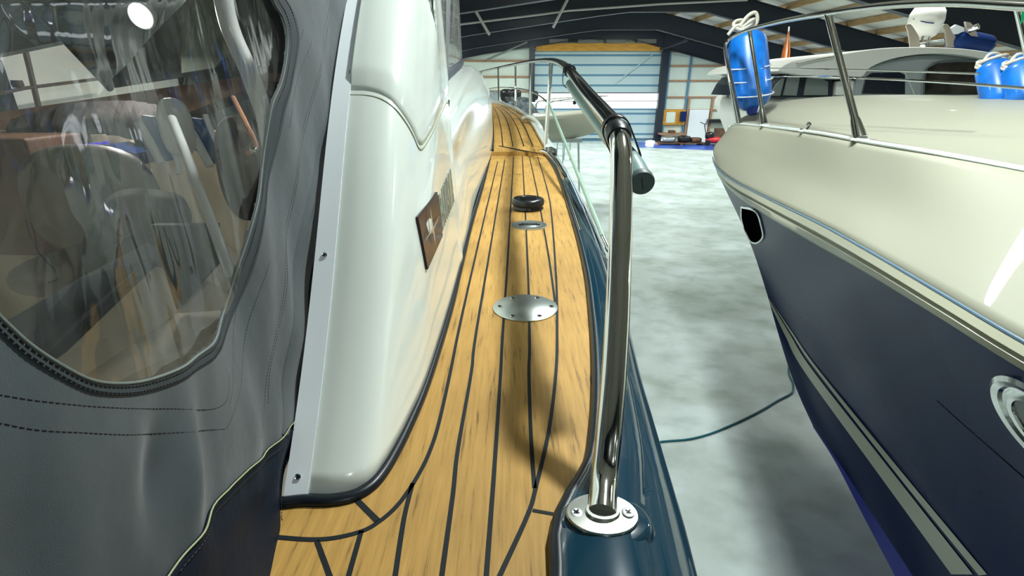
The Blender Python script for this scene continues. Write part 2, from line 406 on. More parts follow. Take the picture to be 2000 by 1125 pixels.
# upper moulding: same surface, a step proud, lower edge along the groove
gro_px = [(694,186),(715,187),(740,193),(765,208),(787,235),(803,262),(818,291),(836,268),(852,236),(869,200)]
G = [hit(wing_tree, x, y) for x, y in gro_px]
gh = cr([Vector((g.y, g.z, g.x)) for g in G if g], 6)
def gdiff(idx, h):
    p = wing(idx, h); r = p-CAM; zd = r.dot(FW); px = 1000+r.x/zd*1000; py = 562.5-r.dot(UP)/zd*1000
    if px <= GP[0][0]: gp = GP[0][1]
    elif px >= GP[-1][0]: gp = GP[-1][1]
    else:
        for a, b in zip(GP, GP[1:]):
            if a[0] <= px <= b[0]: gp = lerp(a[1], b[1], (px-a[0])/(b[0]-a[0]+1e-9)); break
    return py-gp
def groove_h(idx):
    a, b = .2, .8
    for _ in range(30):
        m_ = (a+b)/2
        if gdiff(idx, m_) > 0: a = m_
        else: b = m_
    return (a+b)/2
GP = [(p.x, p.y) for p in cr([Vector((x, y, 0)) for x, y in gro_px], 6)]
rows = []
hh = [groove_h(i) for i in range(len(wb))]
for k in range(25):
    row = []
    for i in range(len(wb)):
        h = lerp(hh[i], .86, k/24); p = wing(i, h); a = wing(max(0, i-3), h); b = wing(min(len(wb)-1, i+3), h)
        n = (wing(i, h+.01)-p).cross(b-a).normalized()
        if n.dot(p-Vector((-.55, p.y+.5, p.z))) < 0: n = -n
        off = .0085 if k > 1 else (.004 if k == 1 else 0)
        off = max(.0052 if k > 1 else 0, off*(1-sst(len(wb)-9, len(wb)-1, i)))
        hk = p + n*off + Vector((0, 0, (0.0 if k != 1 else -.002)))
        row.append(hk)
    rows.append(row)
mb = MB(); mb.grid(rows); mb.build('upper_moulding', 'gel', boat, solid=.004)
mb = MB()
mb.tube([p+Vector((.0015, -.0015, -.001)) for p in rows[0][:-1]], .0032, 8); mb.build('groove_shade_bead', mat('grey_green_groove_shade', (.30, .34, .24), .4), boat)  # bead in a darker tone paints the shade of the groove
# white strip with screws
mb = MB()
st = []
for k in range(30):
    p = wing(0, .86*k/29); st.append([p+Vector((.001, -.004, 0)), p+Vector((.001, -.007, 0)), p+Vector((-.0285, -.010, 0)), p+Vector((-.0285, -.004, 0))])
mb.grid(st, True); mb.build('canvas_track', 'gel2', boat)
track_tree = bvh(mb)
for x, y in ((582, 931), (634, 498), (686, 141)):
    p = hit(track_tree, x, y, 0)
    if p: screw_obj(p, (.1, -.9, .5), [(.0042, 0), (.0042, .0013), (.0034, .0022), (.0012, .0016)], .004, .0021, boat)
# emblem and lettering on the wing
def on(x, y, off=.0015): return hit(wing_tree, x, y, off)
E = [on(*p, .002) for p in ((808,425),(847,375),(858,462),(828,527))]
nE = (E[1]-E[0]).cross(E[3]-E[0]).normalized(); nE = nE if nE.x > 0 else -nE
mb = MB(); mb.prism([p+nE*.006 for p in E], -nE*.008); em = mb.build('badge', 'emblem', boat, smooth=False, bevel=.001)
def eu(u, v): return E[0].lerp(E[1], u).lerp(E[3].lerp(E[2], u), v)+nE*.0066
mb = MB(); ctr = on(837,447.5, .0095)
tips = [on(*t_, .0085) for t_ in ((832,404),(851,421),(843,480),(820,475))]
ins = [on(*t_, .0085) for t_ in ((838.5,441),(841,450),(835,454),(833.5,445))]
ins = [t_.lerp(ctr, .45) for t_ in ins]; star = []
for k in range(4): star += [tips[k], ins[k]]
mb.add([ctr]+star, [(0, 1+k, 1+(k+1) % 8) for k in range(8)]); mb.build('badge_star', 'silver', em, smooth=False)
def text_mesh(txt, tl, tr, br, bl, name, m, parent, th=.005, reps=1):
    c = bpy.data.curves.new('t', 'FONT'); c.body = txt; c.extrude = .0; c.resolution_u = 4
    o = bpy.data.objects.new('t', c); COL.objects.link(o); dg = bpy.context.evaluated_depsgraph_get(); dg.update()
    me = bpy.data.meshes.new_from_object(o.evaluated_get(dg)); vs = [v.co.copy() for v in me.vertices]; fs = [tuple(p.vertices) for p in me.polygons]
    bpy.data.objects.remove(o); 
    x0 = min(v.x for v in vs); x1 = max(v.x for v in vs); y0 = min(v.y for v in vs); y1 = max(v.y for v in vs)
    n = (tr-tl).cross(bl-tl).normalized(); n = n if n.dot(CAM-tl) > 0 else -n
    pts = []
    for v in vs:
        u = (v.x-x0)/(x1-x0); w = (v.y-y0)/(y1-y0); pts.append(bl.lerp(br, u).lerp(tl.lerp(tr, u), w))
    mb = MB(); q = len(pts)
    cnt = {}
    for f in fs:
        for a, b in zip(f, f[1:]+f[:1]):
            key = (min(a, b), max(a, b)); cnt.setdefault(key, []).append((a, b))
    faces = [f for f in fs]+[tuple(i+q for i in reversed(f)) for f in fs]+[(a, a+q, b+q, b) for k, l in cnt.items() if len(l) == 1 for a, b in l]
    mb.add([p+n*th for p in pts]+[p-n*.001 for p in pts], faces)
    return mb.build(name, m, parent, smooth=False)
chars = 'BAVARIA'
TL, TR, BR, BL = on(852,382), on(878,327), on(884,394), on(860,452)
for i, ch in enumerate(chars):
    u0 = (i+.08)/7; u1 = (i+.92)/7
    text_mesh(ch, TL.lerp(TR, u0), TL.lerp(TR, u1), BL.lerp(BR, u1), BL.lerp(BR, u0), 'chrome_letter', 'chromecl', boat, .004)
# ---- forward cabin side ---------------------------------------
ST = []  # stations: Y, base(x,z), low(x,z), shoulder, sill
def pxX(px, Y, z): return (px-1000)/1000*(Y*cp+(CAM.z-z)*sp)
stn = [ # Y, baseX, sillZ, sillX, bulge
 (1.46, -.155, 3.205, -.205), (1.8, pxX(915,1.8,DZ), 3.235, -.205), (2.3, pxX(928,2.3,DZ), 3.27, -.225), (3.0, pxX(945,3.0,DZ), 3.32, -.26),
 (4.0, pxX(960,4.0,2.8), 3.39, -.30), (5.0, pxX(963,5.0,UPZ(5)), 3.45, -.36), (6.0, pxX(961,6,UPZ(6)), 3.36, -.47), (7.0, pxX(959,7,UPZ(7)), 3.25, -.62), (8.3, pxX(957,8.3,UPZ(8.3)), 3.08, -.9)]
rows = []
for Y, bx, sz, sx in stn:
    bz = DZ if Y <= 4 else UPZ(Y)
    H = sz-bz
    prof = [(bx-.004, bz), (bx-.003, bz+.08*H), (bx-.006, bz+.25*H), (bx-.014, bz+.45*H), (bx-.03, bz+.65*H), (lerp(bx, sx, .42), bz+.83*H), (lerp(bx, sx, .72), bz+.94*H), (sx, sz)]
    prof.append((sx-.1, sz+.012))
    rows.append(cr([Vector((x, Y, z)) for x, z in prof], 4))
cols = list(zip(*rows)); sm = [cr(c, 6) for c in cols]
mb = MB(); mb.grid([list(r) for r in zip(*sm)]); cs_tree = bvh(mb)
mb.build('cabin_side', 'gel', boat, solid=.004)
# port side twin & coachroof top
CX = -1.45
def mir(p): return Vector((2*CX-p.x, p.y, p.z))
mb = MB(); mb.grid([[mir(p) for p in r] for r in zip(*sm) if r[0].y > 4.4]); mb.build('cabin_side', 'gel', boat, solid=.004)
mb = MB(); sill = sm[-1]
mb.grid([[p, p.lerp(mir(p), .25)+Vector((0,0,.05)), p.lerp(mir(p), .5)+Vector((0,0,.07)), p.lerp(mir(p), .75)+Vector((0,0,.05)), mir(p)] for p in sill if p.y > 4.6]); mb.build('coachroof', 'gel', boat, solid=.01)
# side window: glass, sill gasket, pillars
gb = [Vector((-.186, 1.47, 3.225))]+[p+Vector((-.012, 0, .004)) for p in sm[-2] if 1.5 < p.y < 4.95]
gt = [Vector((lerp(-.235, -.36, k/(len(gb)-1)), lerp(1.47, 3.9, k/(len(gb)-1)), lerp(3.72, 3.86, k/(len(gb)-1)))) for k in range(len(gb))]
mb = MB(); mb.grid([gb, gt]); mb.build('side_window', 'cabglass', boat, smooth=False)
mb = MB()
rr = []
for p in gb: rr.append([p+Vector((.012, 0, -.012)), p+Vector((.018, 0, .035)), p+Vector((-.006, 0, .060)), p+Vector((-.02, 0, -.01))])
mb.grid(rr, True); gk = mb.build('window_gasket', mat('grey_gasket', (.035, .042, .055), .6, var=(20, .5, 2, ONE)), boat)
for t in (.35, .62, .97):
    i = int(t*(len(gb)-1)); MB().tube([gb[i], gt[i]], .008, 8).build('window_mullion', mat('grey_mullion', (.16, .18, .20), .5), boat)
mb = MB(); mb.grid([[gb[-1], mir(gb[-1])], [gt[-1], mir(gt[-1])]]); mb.build('windscreen', 'cabglass', boat, smooth=False)
# cabin roof (out of frame)
mb = MB(); mb.grid([[p+Vector((.03,0,.0)), p+Vector((-.1,0,.05)), p.lerp(mir(p), .5)+Vector((0,0,.12)), mir(p)+Vector((.1,0,.05)), mir(p)+Vector((-.03,0,0))] for p in gt]); mb.build('cabin_roof', 'gel', boat, solid=.03)
# ---- gunwale ---------------------------------------------------
out_px = [(1378,1190),(1362,1125),(1338,1030),(1312,940),(1282,840),(1250,730),(1224,620),(1200,540),(1172,465),(1140,395),(1114,345),(1088,306)]
outer = cr([PZ(x, y, DZ-.03) for x, y in out_px], 8)
n = 100; inn = resample(rim, n); ou = resample(outer, n)
rows = []
for a, b in zip(inn, ou):
    t = (a-b).length; d = (b-a); d.z = 0
    def q(u, z): return Vector((a.x+d.x*u, a.y+d.y*u, DZ+z))
    rows.append([q(-.02, -.02), q(-.02, .004), q(.02, .014), q(.08, .018), q(.3, .022), q(.5, .020), q(.62, .014), q(.66, .006), q(.74, .003), q(.84, -.002), q(.90, -.012), q(.955, -.017), q(1.0, -.03), q(1.0, -.06), q(.96, -.10), q(.90, -.4)])
mb = MB(); mb.grid(rows); gun_tree = bvh(mb)
mb.build('gunwale', 'navyblue', boat)
# black edging & steel strip on the inner side of the gunwale
mb = MB(); mb.tube([p+Vector((.003, 0, .006)) for p in inn], [lerp(.008, .011, 1-k/n) for k in range(n)], 10); mb.build('deck_edging', 'black', boat)
mb = MB()
k0 = 38
mb.tube([inn[k].lerp(ou[k], .16)+Vector((0, 0, .019)) for k in range(k0, n)], [.008]*(n-k0), 10); mb.build('steel_strip', 'steel', boat)
# hull shells
mb = MB(); keel = []
HY = [-2, 0, 1, 2, 3, 4, 6, 8, 9.6, 10.6]
def halfx(Y):
    pts = [(-2, .2), (0, .215), (1, .25), (2, .33), (3, .36), (4, .33), (6, .16), (8, -.35), (9.6, -.95), (10.6, -1.40)]
    for (a, xa), (b, xb) in zip(pts, pts[1:]):
        if a <= Y <= b: return lerp(xa, xb, (Y-a)/(b-a))
rowsS = []
for Y in HY:
    X = halfx(Y)-.03; zt = DZ-.05 if Y < 4 else UPZ(Y)-.04
    rowsS.append([Vector((X, Y, zt)), Vector((X-.03, Y, zt-.5)), Vector((lerp(X, CX, .22), Y+.0, 1.5)), Vector((lerp(X, CX, .5), Y-.1*(Y > 7), .95)), Vector((CX, Y-.6*(Y > 7), .62))])
mb.grid(rowsS); mb.grid([[mir(p) for p in r] for r in rowsS]); mb.build('hull', 'navyblue', boat, solid=.01)
# flare lip for the upper deck: cream bulwark cap + fairleads
mb = MB(); cap = cr([PU(1082, 0, 3.95), PU(1066, 0, 4.6), PU(1052, 0, 5.4), PU(1032, 0, 6.5), PU(1008, 0, 7.6), PU(975, 0, 8.7), PU(925, 0, 9.7)], 5)
rows = []
for k, p in enumerate(cap):
    i = resample(upR+[Vector((-.9, 9.6, UPZ(9.6)))], len(cap))[k]
    rows.append([i, i+Vector((0, 0, .03)), p+Vector((-.02, 0, .04)), p+Vector((.02, 0, .02)), p+Vector((.02, 0, -.15))])
mb.grid(rows); mb.build('bulwark_cap', 'gel', boat)
o = MB().tube(cr([P(1020,232,5.7), P(1032,229,5.6), P(1045,236,5.4), P(1055,250,5.1), P(1057,266,4.9)], 5), [.012]+[.026]*19+[.03], 10).build('fairlead', 'gel', boat)
# chrome end cap of gunwale strip at the step
MB().tube(cr([P(1050,300,3.95), P(1062,297,3.9), P(1075,304,3.75), P(1092,325,3.3), P(1106,352,2.75)], 6), [.012]+[.022]*23+[.016], 12).build('steel_rub_end', 'steel', boat)
# ---- deck plates -------------------------------------------------
c = PZ(1026, 602, DZ)
mb = MB(); mb.lathe(c, (0, 0, 1), [(.078, 0), (.078, .003), (.076, .0045), (.0001, .0048)], 64)
pl = mb.build('deck_plate', 'steel2', boat); tagit(pl, 'round brushed steel plate with six screws')
for k in range(6):
    a = math.radians(60*k); p = c+Vector((math.cos(a)*.062, math.sin(a)*.062, .0046)); screw_obj(p, (0, 0, 1), [(.0062, 0), (.0062, .0008), (.005, .0016), (.002, .0012)], .005, .0015, pl)
c = PZ(1034, 441, DZ)
mb = MB(); mb.lathe(c, (0, 0, 1), [(.068, 0), (.068, .004), (.064, .005), (.060, .0035), (.030, .0035), (.028, .0045), (.0001, .005)], 48)
o = mb.build('filler_cap', 'steel2', boat); tagit(o, 'low grey steel filler cap')
MB().box((c.x-.04, c.y-.006, c.z+.004), (c.x+.04, c.y+.006, c.z+.006)).build('cap_slot', 'black', o, smooth=False)
MB().box((c.x-.03, c.y+.015, c.z+.0035), (c.x+.03, c.y+.02, c.z+.005)).build('cap_slot', 'black', o, smooth=False)
c = PZ(1031, 408, DZ)
mb = MB(); mb.lathe(c, (0, 0, 1), [(.066, 0), (.068, .006), (.064, .014), (.064, .018), (.070, .022), (.070, .040), (.066, .046), (.060, .048), (.058, .045), (.0001, .045)], 48)
o = mb.build('vent_cap', 'blackp', boat); tagit(o, 'raised round black plastic cap')
for k in range(3): MB().box((c.x-.035, c.y-.03+.025*k, c.z+.045), (c.x+.035, c.y-.022+.025*k, c.z+.0475)).build('cap_rib', 'blackp', o, smooth=False)
# ---- handrail ---------------------------------------------------
foot = PZ(1176, 1003, DZ+.024)
near = [foot, P(1181,930,.655), P(1190,840,.675), P(1199,740,.70), P(1205,640,.725), P(1209,540,.75), P(1212,440,.775), P(1214,350,.80), P(1213,295,.825), P(1207,262,.87), P(1195,240,.96), P(1176,216,1.10), P(1150,186,1.32), P(1128,158,1.60), P(1112,138,1.95), P(1100,127,2.4), P(1088,121,3.0), P(1075,118,3.7), P(1055,118,4.7), P(1030,121,6.0), P(1003,126,7.3), P(975,132,8.4), P(945,139,9.4), P(920,146,10.2), P(905,152,10.6)]
rail = cr(near, 10)
mb = MB(); mb.tube(rail, .0175, 24); hr = mb.build('handrail', 'steel', boat)
fx = foot+Vector((0, 0, -.004))
mb = MB()
ax = Vector((.03, -.02, 1))
mb.lathe(fx, ax, [(.043, 0), (.0435, .003), (.042, .0055), (.021, .006), (.0195, .010), (.0185, .010)], 48, squash=.72)
fl = mb.build('rail_flange', mat('satin_steel', (.52, .54, .50), .22, 1), boat)
for s_ in (-1, 1):
    p = fx+Vector((s_*.031, 0, .0055)); screw_obj(p, (0, 0, 1), [(.0078, 0), (.0075, .0012), (.005, .002), (.0015, .001)], .0070, .0019, fl, 'steel2')
# raised pad under the flange
mb = MB(); mb.lathe(fx+Vector((.004, -.002, -.022)), (0, 0, 1), [(.062, 0), (.058, .012), (.053, .019), (.048, .021), (.0001, .021)], 48, squash=.74); mb.build('flange_pad', 'navyblue', boat)
# black sleeve + straps
mb = MB()
i0 = min(range(len(rail)), key=lambda k: (rail[k]-P(1207,262,.87)).length)
mb.tube(rail[i0-3:i0+4], [.0195, .0215, .0222, .0225, .0222, .0215, .0195], 24); mb.build('rail_sleeve', 'black', boat)
i1 = min(range(len(rail)), key=lambda k: (rail[k]-P(1112,138,1.95)).length)
mb = MB(); mb.tube(rail[i1-1:i1+2], .022, 16); mb.build('rail_sleeve', 'black', boat)
# stanchions
def stanch(top, base, r, nm='stanchion'):
    mb = MB(); t = P(*top); b = base
    mb.tube([b, b.lerp(t, .5), t], r, 12); mb.lathe(b, (0, 0, 1), [(r*2, 0), (r*2, .006), (r*1.3, .02)], 14)
    return mb.build(nm, 'steel', boat)
stanch((1077,120,3.75), P(1064,303,3.98), .015)
stanch((1038,121,5.6), PU(1035,0,6.1), .014)
stanch((1007,126,7.2), PU(1007,0,7.7), .014)
stanch((973,132,8.4), PU(974,0,8.7), .013)
stanch((940,141,9.5), P(938,205,9.9), .012)
mb = MB(); mb.tube(cr([P(1072,203,3.88), P(1055,188,4.7), P(1035,178,5.9), P(1007,172,7.4), P(973,171,8.6), P(940,176,9.7)], 6), .008, 8); mb.build('mid_rail', 'steel', boat)
# sheathed guard wire with turnbuckle
A = P(1072,200,3.85); B = P(1178,462,1.72); C_ = P(1198,505,1.62)
mb = MB(); mb.tube([A, A.lerp(B, .5), B], .0085, 12); gw = mb.build('guard_wire', 'wire', boat)
mb = MB(); mb.tube([B, B.lerp(C_, .15), B.lerp(C_, .5)], [.007, .007, .007], 10); mb.tube([B.lerp(C_, .45), B.lerp(C_, .5), B.lerp(C_, .62), B.lerp(C_, .7)], [.006, .011, .011, .004], 10); mb.tube([B.lerp(C_, .6), C_, C_+Vector((.005, -.03, -.05))], .004, 8)
mb.build('turnbuckle', 'steel', gw)
# cockpit interior (seen through the clear window) ----------------
mb = MB(); mb.prism([P(-60,262,2.3), P(260,262,2.3), P(520,160,2.5), P(520,142,2.5), P(230,185,2.4), P(-60,228,2.3)], (0, .3, 0)); mb.build('far_coaming', 'mahog', boat, smooth=False)
mb = MB(); mb.box((-2.95, -.6, 2.1), (-.36, 2.3, 2.16)); mb.build('cockpit_sole', 'beige', boat, smooth=False)
mb = MB(); mb.box((-.42, -.6, 2.1), (-.36, .45, 2.84)); mb.build('cockpit_side', 'beige', boat, smooth=False, bevel=.01)
mb = MB(); mb.box((-2.95, -.6, 2.1), (-2.85, 2.6, 3.0)); mb.build('cockpit_side', 'beige', boat, smooth=False, bevel=.01)
mb = MB(); mb.box((-2.9, 2.2, 2.1), (-.3, 2.28, 3.12)); mb.build('cockpit_bulkhead', 'beige', boat, smooth=False)
# ============================================================ CANOPY
can = thing('cockpit_canopy', (-.3, .3, 2.8), 'dark grey canvas cockpit enclosure with clear vinyl window, zipped beside the white cabin edge', 'canopy')
SY = wing(0, 0).y
def cvx(Y, z, wr=True):
    x = -.298-.046*(z-2.8) + .045*sst(.0, 1, (.54-Y)/.25)
    if wr:
        u = Y*1.0; w = z
        x += -.010*math.exp(-(((Y-.30)-(z-3.03)*.8)/.022)**2-(((z-3.03)+(Y-.30)*.8)/.05)**2) + .007*math.exp(-(((Y-.335)-(z-3.00)*.8)/.018)**2-(((z-3.0)+(Y-.335)*.8)/.06)**2)
        x += .0035*math.sin(34*u+9*w)*math.sin(5*w+2) + .006*noise.noise((Y*7, z*3.2, 1.3)) + .004*noise.noise((Y*22-z*9, z*8, 5.1)) + .011*sst(3.02, 2.90, z)*noise.noise((Y*6+z*7, Y*2-z*2, 8.2)) + .006*sst(3.02, 2.92, z)*math.sin((Y*.8-z*.7)*60+3)*noise.noise((Y*3, z*3, 2))
    return x
def CV(px, py, off=0, wr=True):
    zd = .4; r = ray(px, py)
    for _ in range(40):
        p = CAM+r*zd; x = cvx(p.y, p.z, False); zn = x/r.x; zd = lerp(zd, zn, .6)
    p = CAM+r*zd
    if wr: p = Vector((p.x + (cvx(p.y, p.z)-cvx(p.y, p.z, False)), p.y, p.z))
    n = Vector((.93, -.3, .05)); return p+n*off
edge_px = [(696,-120),(690,0),(684,120),(676,200),(660,300),(640,400),(626,500),(612,600),(598,700),(588,790),(578,850),(560,920),(551,985),(542,1060),(530,1125),(515,1250)]
def edge_x(py):
    for (xa, ya), (xb, yb) in zip(edge_px, edge_px[1:]):
        if ya <= py <= yb: return lerp(xa, xb, (py-ya)/(yb-ya))
    return edge_px[-1][0]
win_px = [(500,-160),(515,-60),(530,0),(548,32),(557,70),(555,110),(545,160),(531,205),(523,262),(515,320),(501,380),(486,430),(471,500),(455,570),(434,622),(405,668),(370,702),(328,730),(280,745),(220,748),(168,740),(112,715),(60,681),(20,645),(-30,590),(-80,500),(-120,380),(-150,200),(-160,0),(-160,-160)]
WP = [(p.x, p.y) for p in cr([Vector((x, y, 0)) for x, y in win_px], 6)]
def inside(x, y, poly):
    c = False; j = len(poly)-1
    for i in range(len(poly)):
        xi, yi = poly[i]; xj, yj = poly[j]
        if (yi > y) != (yj > y) and x < (xj-xi)*(y-yi)/(yj-yi)+xi: c = not c
        j = i
    return c
NXc, NYc = 150, 190
grid = []; pxg = []
for j in range(NYc+1):
    py = lerp(-160, 1180, j/NYc); ex = edge_x(py); row = []; prow = []
    for i in range(NXc+1):
        px = lerp(-420, ex, i/NXc); row.append(CV(px, py)); prow.append((px, py))
    grid.append(row); pxg.append(prow)
mb = MB(); vid = {}
def gv(j, i):
    if (j, i) not in vid: vid[(j, i)] = len(mb.v); mb.v.append(grid[j][i])
    return vid[(j, i)]
for j in range(NYc):
    for i in range(NXc):
        cx = sum(pxg[a][b][0] for a, b in ((j, i), (j+1, i), (j, i+1), (j+1, i+1)))/4; cy = sum(pxg[a][b][1] for a, b in ((j, i), (j+1, i), (j, i+1), (j+1, i+1)))/4
        if not inside(cx, cy, WP): mb.f.append((gv(j, i), gv(j, i+1), gv(j+1, i+1), gv(j+1, i)))
mb.build('side_curtain', 'canvas', can, solid=.0015)
# window pane
def ridge(t, c, w): return math.exp(-((t-c)/w)**2)
def pane_pt(px, py):
    p = CV(px, py, -.003, False)
    s = px-.22*py   # coordinate across the folds
    a = sst(120, 480, px)
    d = .0032*a*math.sin(s/17.0+2.2*noise.noise((px/130, py/260, 0))) + .0035*math.sin(s/60+2+2*noise.noise((px/200, py/300, 3)))+.0012*noise.noise((px/45, py/140, 7))
    return p+Vector((d*.55, 0, 0))
cxm = (190, 200)
mb = MB(); rows = []
for k in range(61):
    t = k/60; rows.append([pane_pt(lerp(cxm[0], x, t*1.012), lerp(cxm[1], y, t*1.012)) for x, y in WP+[WP[0]]])
mb.grid(rows); mb.build('clear_window', 'vinyl', can)
# fabric binding round the window, raised piping
def cpath(px, off=.001): return [CV(x, y, off) for x, y in px]
def densify(px, n=8): return [(p.x, p.y) for p in cr([Vector((x, y, 0)) for x, y in px], n)]
def strip(mb, px, off, wpx):
    pts = densify(px); rows = []
    for i, (x, y) in enumerate(pts):
        a = pts[max(0, i-1)]; b = pts[min(len(pts)-1, i+1)]; tx, ty = b[0]-a[0], b[1]-a[1]; L = math.hypot(tx, ty)+1e-9; nx, ny = -ty/L, tx/L
        sc = wpx
        rows.append([CV(x+nx*sc*s_, y+ny*sc*s_, o_) for s_, o_ in ((-1, off*.2), (-.8, off), (.8, off), (1, off*.2))])
    mb.grid(rows)
# outward offset of outline for the binding centre
def offset(pl, d):
    out = []; n = len(pl)
    for i in range(n):
        a = pl[max(0, i-1)]; b = pl[min(n-1, i+1)]; tx, ty = b[0]-a[0], b[1]-a[1]; L = math.hypot(tx, ty)+1e-9
        out.append((pl[i][0]-ty/L*(-d)*-1*-1 if False else pl[i][0]+ty/L*d, pl[i][1]-tx/L*d))
    return out
bind = offset(win_px, 11)
mb = MB(); strip(mb, bind, .0022, 14); mb.build('window_binding', mat('dark_binding', (.035, .046, .054), .7), can)
mb = MB(); mb.tube([CV(x, y, .002) for x, y in densify(win_px, 6)], .0011, 8); mb.build('window_piping', mat('pale_edge', (.16, .19, .17), .5), can)
# overlay hem bands
mb = MB(); strip(mb, [(x-26, y) for x, y in edge_px[1:11]], .0022, 17); hem = mb.build('edge_hem', 'canvas', can)
mb = MB(); strip(mb, [(x-4, y) for x, y in edge_px[1:11]], .0035, 5); mb.build('zipper', 'black', can)
# lower black vinyl flap with piping
fl_px = [(592,800),(560,830),(515,868),(470,915),(420,975),(370,1035),(325,1090),(290,1135),(262,1180)]
tp = densify(fl_px, 6); rows = []
for k, (x, y) in enumerate(tp):
    yb = y; row = []
    ex = 0
    for m_ in range(14):
        t = m_/13; 
        X = lerp(x, edge_x(max(y, 0))+2, t) if y < 1180 else lerp(x, 515, t); row.append(CV(X, y, .004+.003*math.sin(t*9+y/60)*t*(1-t)*2))
    rows.append(row)
mb = MB(); mb.grid(rows); mb.build('black_flap', 'canvas2', can, solid=.001)
mb = MB(); mb.tube([CV(x, y, .006) for x, y in tp], .0008, 8); mb.build('flap_piping', 'piping', can)
# stitching
def stitch(mb, px, off=.0007, r=.0005, dash=.0042):
    pts = resample([CV(x, y, off) for x, y in densify(px, 8)], 200)
    L = sum((b-a).length for a, b in zip(pts, pts[1:])); n = max(4, int(L/dash)); pts = resample(pts, n*3+1)
    for k in range(n): mb.tube(pts[k*3:k*3+3], r, 5)
mb = MB()
w2 = offset(win_px[2:27], 7); w3 = offset(win_px[2:27], 19)
stitch(mb, w2, .0026); stitch(mb, w3, .0026)
stitch(mb, [(589,58),(572,110),(556,175),(544,232)]); stitch(mb, [(604,82),(588,130),(572,190),(560,252)])
stitch(mb, [(652,0),(632,60),(628,100),(610,170),(596,240),(584,300),(577,360),(570,420),(556,500),(549,560),(536,640),(524,720),(512,790),(497,850),(493,855)])
stitch(mb, [(658,0),(640,55),(632,100),(614,170),(600,240),(588,300),(580,360),(574,420),(560,500),(553,560),(540,640),(528,720),(518,790)])
stitch(mb, [(678,0),(664,90),(648,180),(630,290),(614,380),(603,450),(592,540),(582,610),(573,660),(565,730),(556,800)])
stitch(mb, [(488,500),(478,560),(463,640),(450,730),(438,790)]); stitch(mb, [(517,510),(503,560),(490,620),(476,700),(462,760),(447,800),(433,838)])
stitch(mb, [(-20,770),(60,783),(150,792),(240,797),(330,798),(422,795),(440,730)]); stitch(mb, [(-20,825),(60,840),(150,845),(240,849),(330,846),(432,838)])
stitch(mb, [(582,822),(553,850),(510,890),(460,945),(410,1005),(360,1065),(320,1115)], .0065)
stitch(mb, [(575,840),(552,930),(540,1010),(530,1080),(523,1120)], .0075)
mb.build('stitching', 'thread', can)
# canopy poles inside
mb = MB(); mb.tube(cr([P(425,-60,.95), P(448,50,.98), P(482,130,1.0), P(505,190,1.02), P(520,240,1.04), P(535,330,1.08)], 5), .017, 14); mb.build('frame_tube', 'gel2', can)
mb = MB(); mb.tube(cr([P(335,232,1.2), P(362,300,1.15), P(400,400,1.08), P(430,480,1.02), P(452,545,1.0)], 5), .011, 12); mb.build('frame_tube', 'gel2', can)
# roof and dark inner lining
mb = MB(); mb.prism([PY(45,-260,2.3), PY(45,-5,2.3), PY(218,172,2.3), PY(360,150,2.3), PY(380,-260,2.3)], (0, .02, 0)); mb.prism([PY(380,-260,2.3), PY(360,150,2.3), PY(560,122,2.3), PY(600,-260,2.3)], (0, .02, 0)); mb.build('inner_lining', 'fabric_in', can, smooth=False)
mb = MB(); mb.prism([PY(356,-60,2.26), PY(354,143,2.26), PY(420,132,2.26), PY(446,100,2.26), PY(440,-60,2.26)], (0, .02, 0)); mb.build('lining_panel', mat('green_grey_fabric', (.10,.13,.10), .7), can, smooth=False)
mb = MB(); mb.tube([P(40,-12,2.35), P(216,174,2.35)], .015, 10); mb.build('frame_tube', 'black', can)
mb = MB(); mb.grid([[Vector((-.37, .9, 4.3)), Vector((-1.4, .9, 4.5)), Vector((-2.6, .9, 4.4))], [Vector((-.37, 2.2, 4.25)), Vector((-1.4, 2.2, 4.5)), Vector((-2.6, 2.2, 4.35))]]); mb.build('canopy_roof', 'fabric_in', can, solid=.004)  # unseen roof sheet; darkens the cockpit, cut short to let lamplight in
# ============================================================ THINGS INSIDE THE COCKPIT
def blob(name, m, c, rad, label, cat, parent=None, rot=0, pw=2.6, group=None):
    mb = MB(); nu, nv = 28, 18; rows = []
    for j in range(nv+1):
        a = -math.pi/2+math.pi*j/nv; row = []
        for i in range(nu):
            b = 2*math.pi*i/nu
            f = lambda t: math.copysign(abs(t)**(2/pw), t)
            x, y, z = f(math.cos(a))*f(math.cos(b))*rad[0], f(math.cos(a))*f(math.sin(b))*rad[1], f(math.sin(a))*rad[2]
            X = x*math.cos(rot)-y*math.sin(rot); Y = x*math.sin(rot)+y*math.cos(rot)
            row.append(Vector(c)+Vector((X, Y, z)))
        rows.append(row)
    mb.grid(rows, True); o = mb.build(name, m, parent)
    if not parent: tagit(o, label, cat, group)
    return o
# helm seat: rounded back, cushion, pedestal
seat = thing('helm_seat', P(190, 520, 1.5), 'round-backed taupe helm seat behind the clear window', 'seat')
blob('backrest', 'taupe', P(185, 395, 1.55), (.20, .07, .17), '', '', seat)
blob('cushion', 'taupe', P(200, 520, 1.45), (.19, .18, .05), '', '', seat)
c = P(200, 520, 1.45); MB().tube([Vector((c.x, c.y, 2.16)), Vector((c.x, c.y, c.z-.04))], .035, 16).build('pedestal', 'blackp', seat)
bench = thing('cockpit_bench', P(120, 640, .9), 'dark cushioned bench on beige base low behind the clear window', 'bench')
mb = MB(); mb.prism([P(-80,640,.95), P(20,620,.95), P(150,545,1.05), P(290,470,1.15), P(345,600,1.05), P(298,503,1.1), P(85,690,.9), P(-80,800,.85)][:4]+[P(298,505,1.1), P(85,700,.9), P(-80,810,.85)], (0, .05, -.06)); mb.build('cushion', 'fabric_in', bench, smooth=False, bevel=.008)
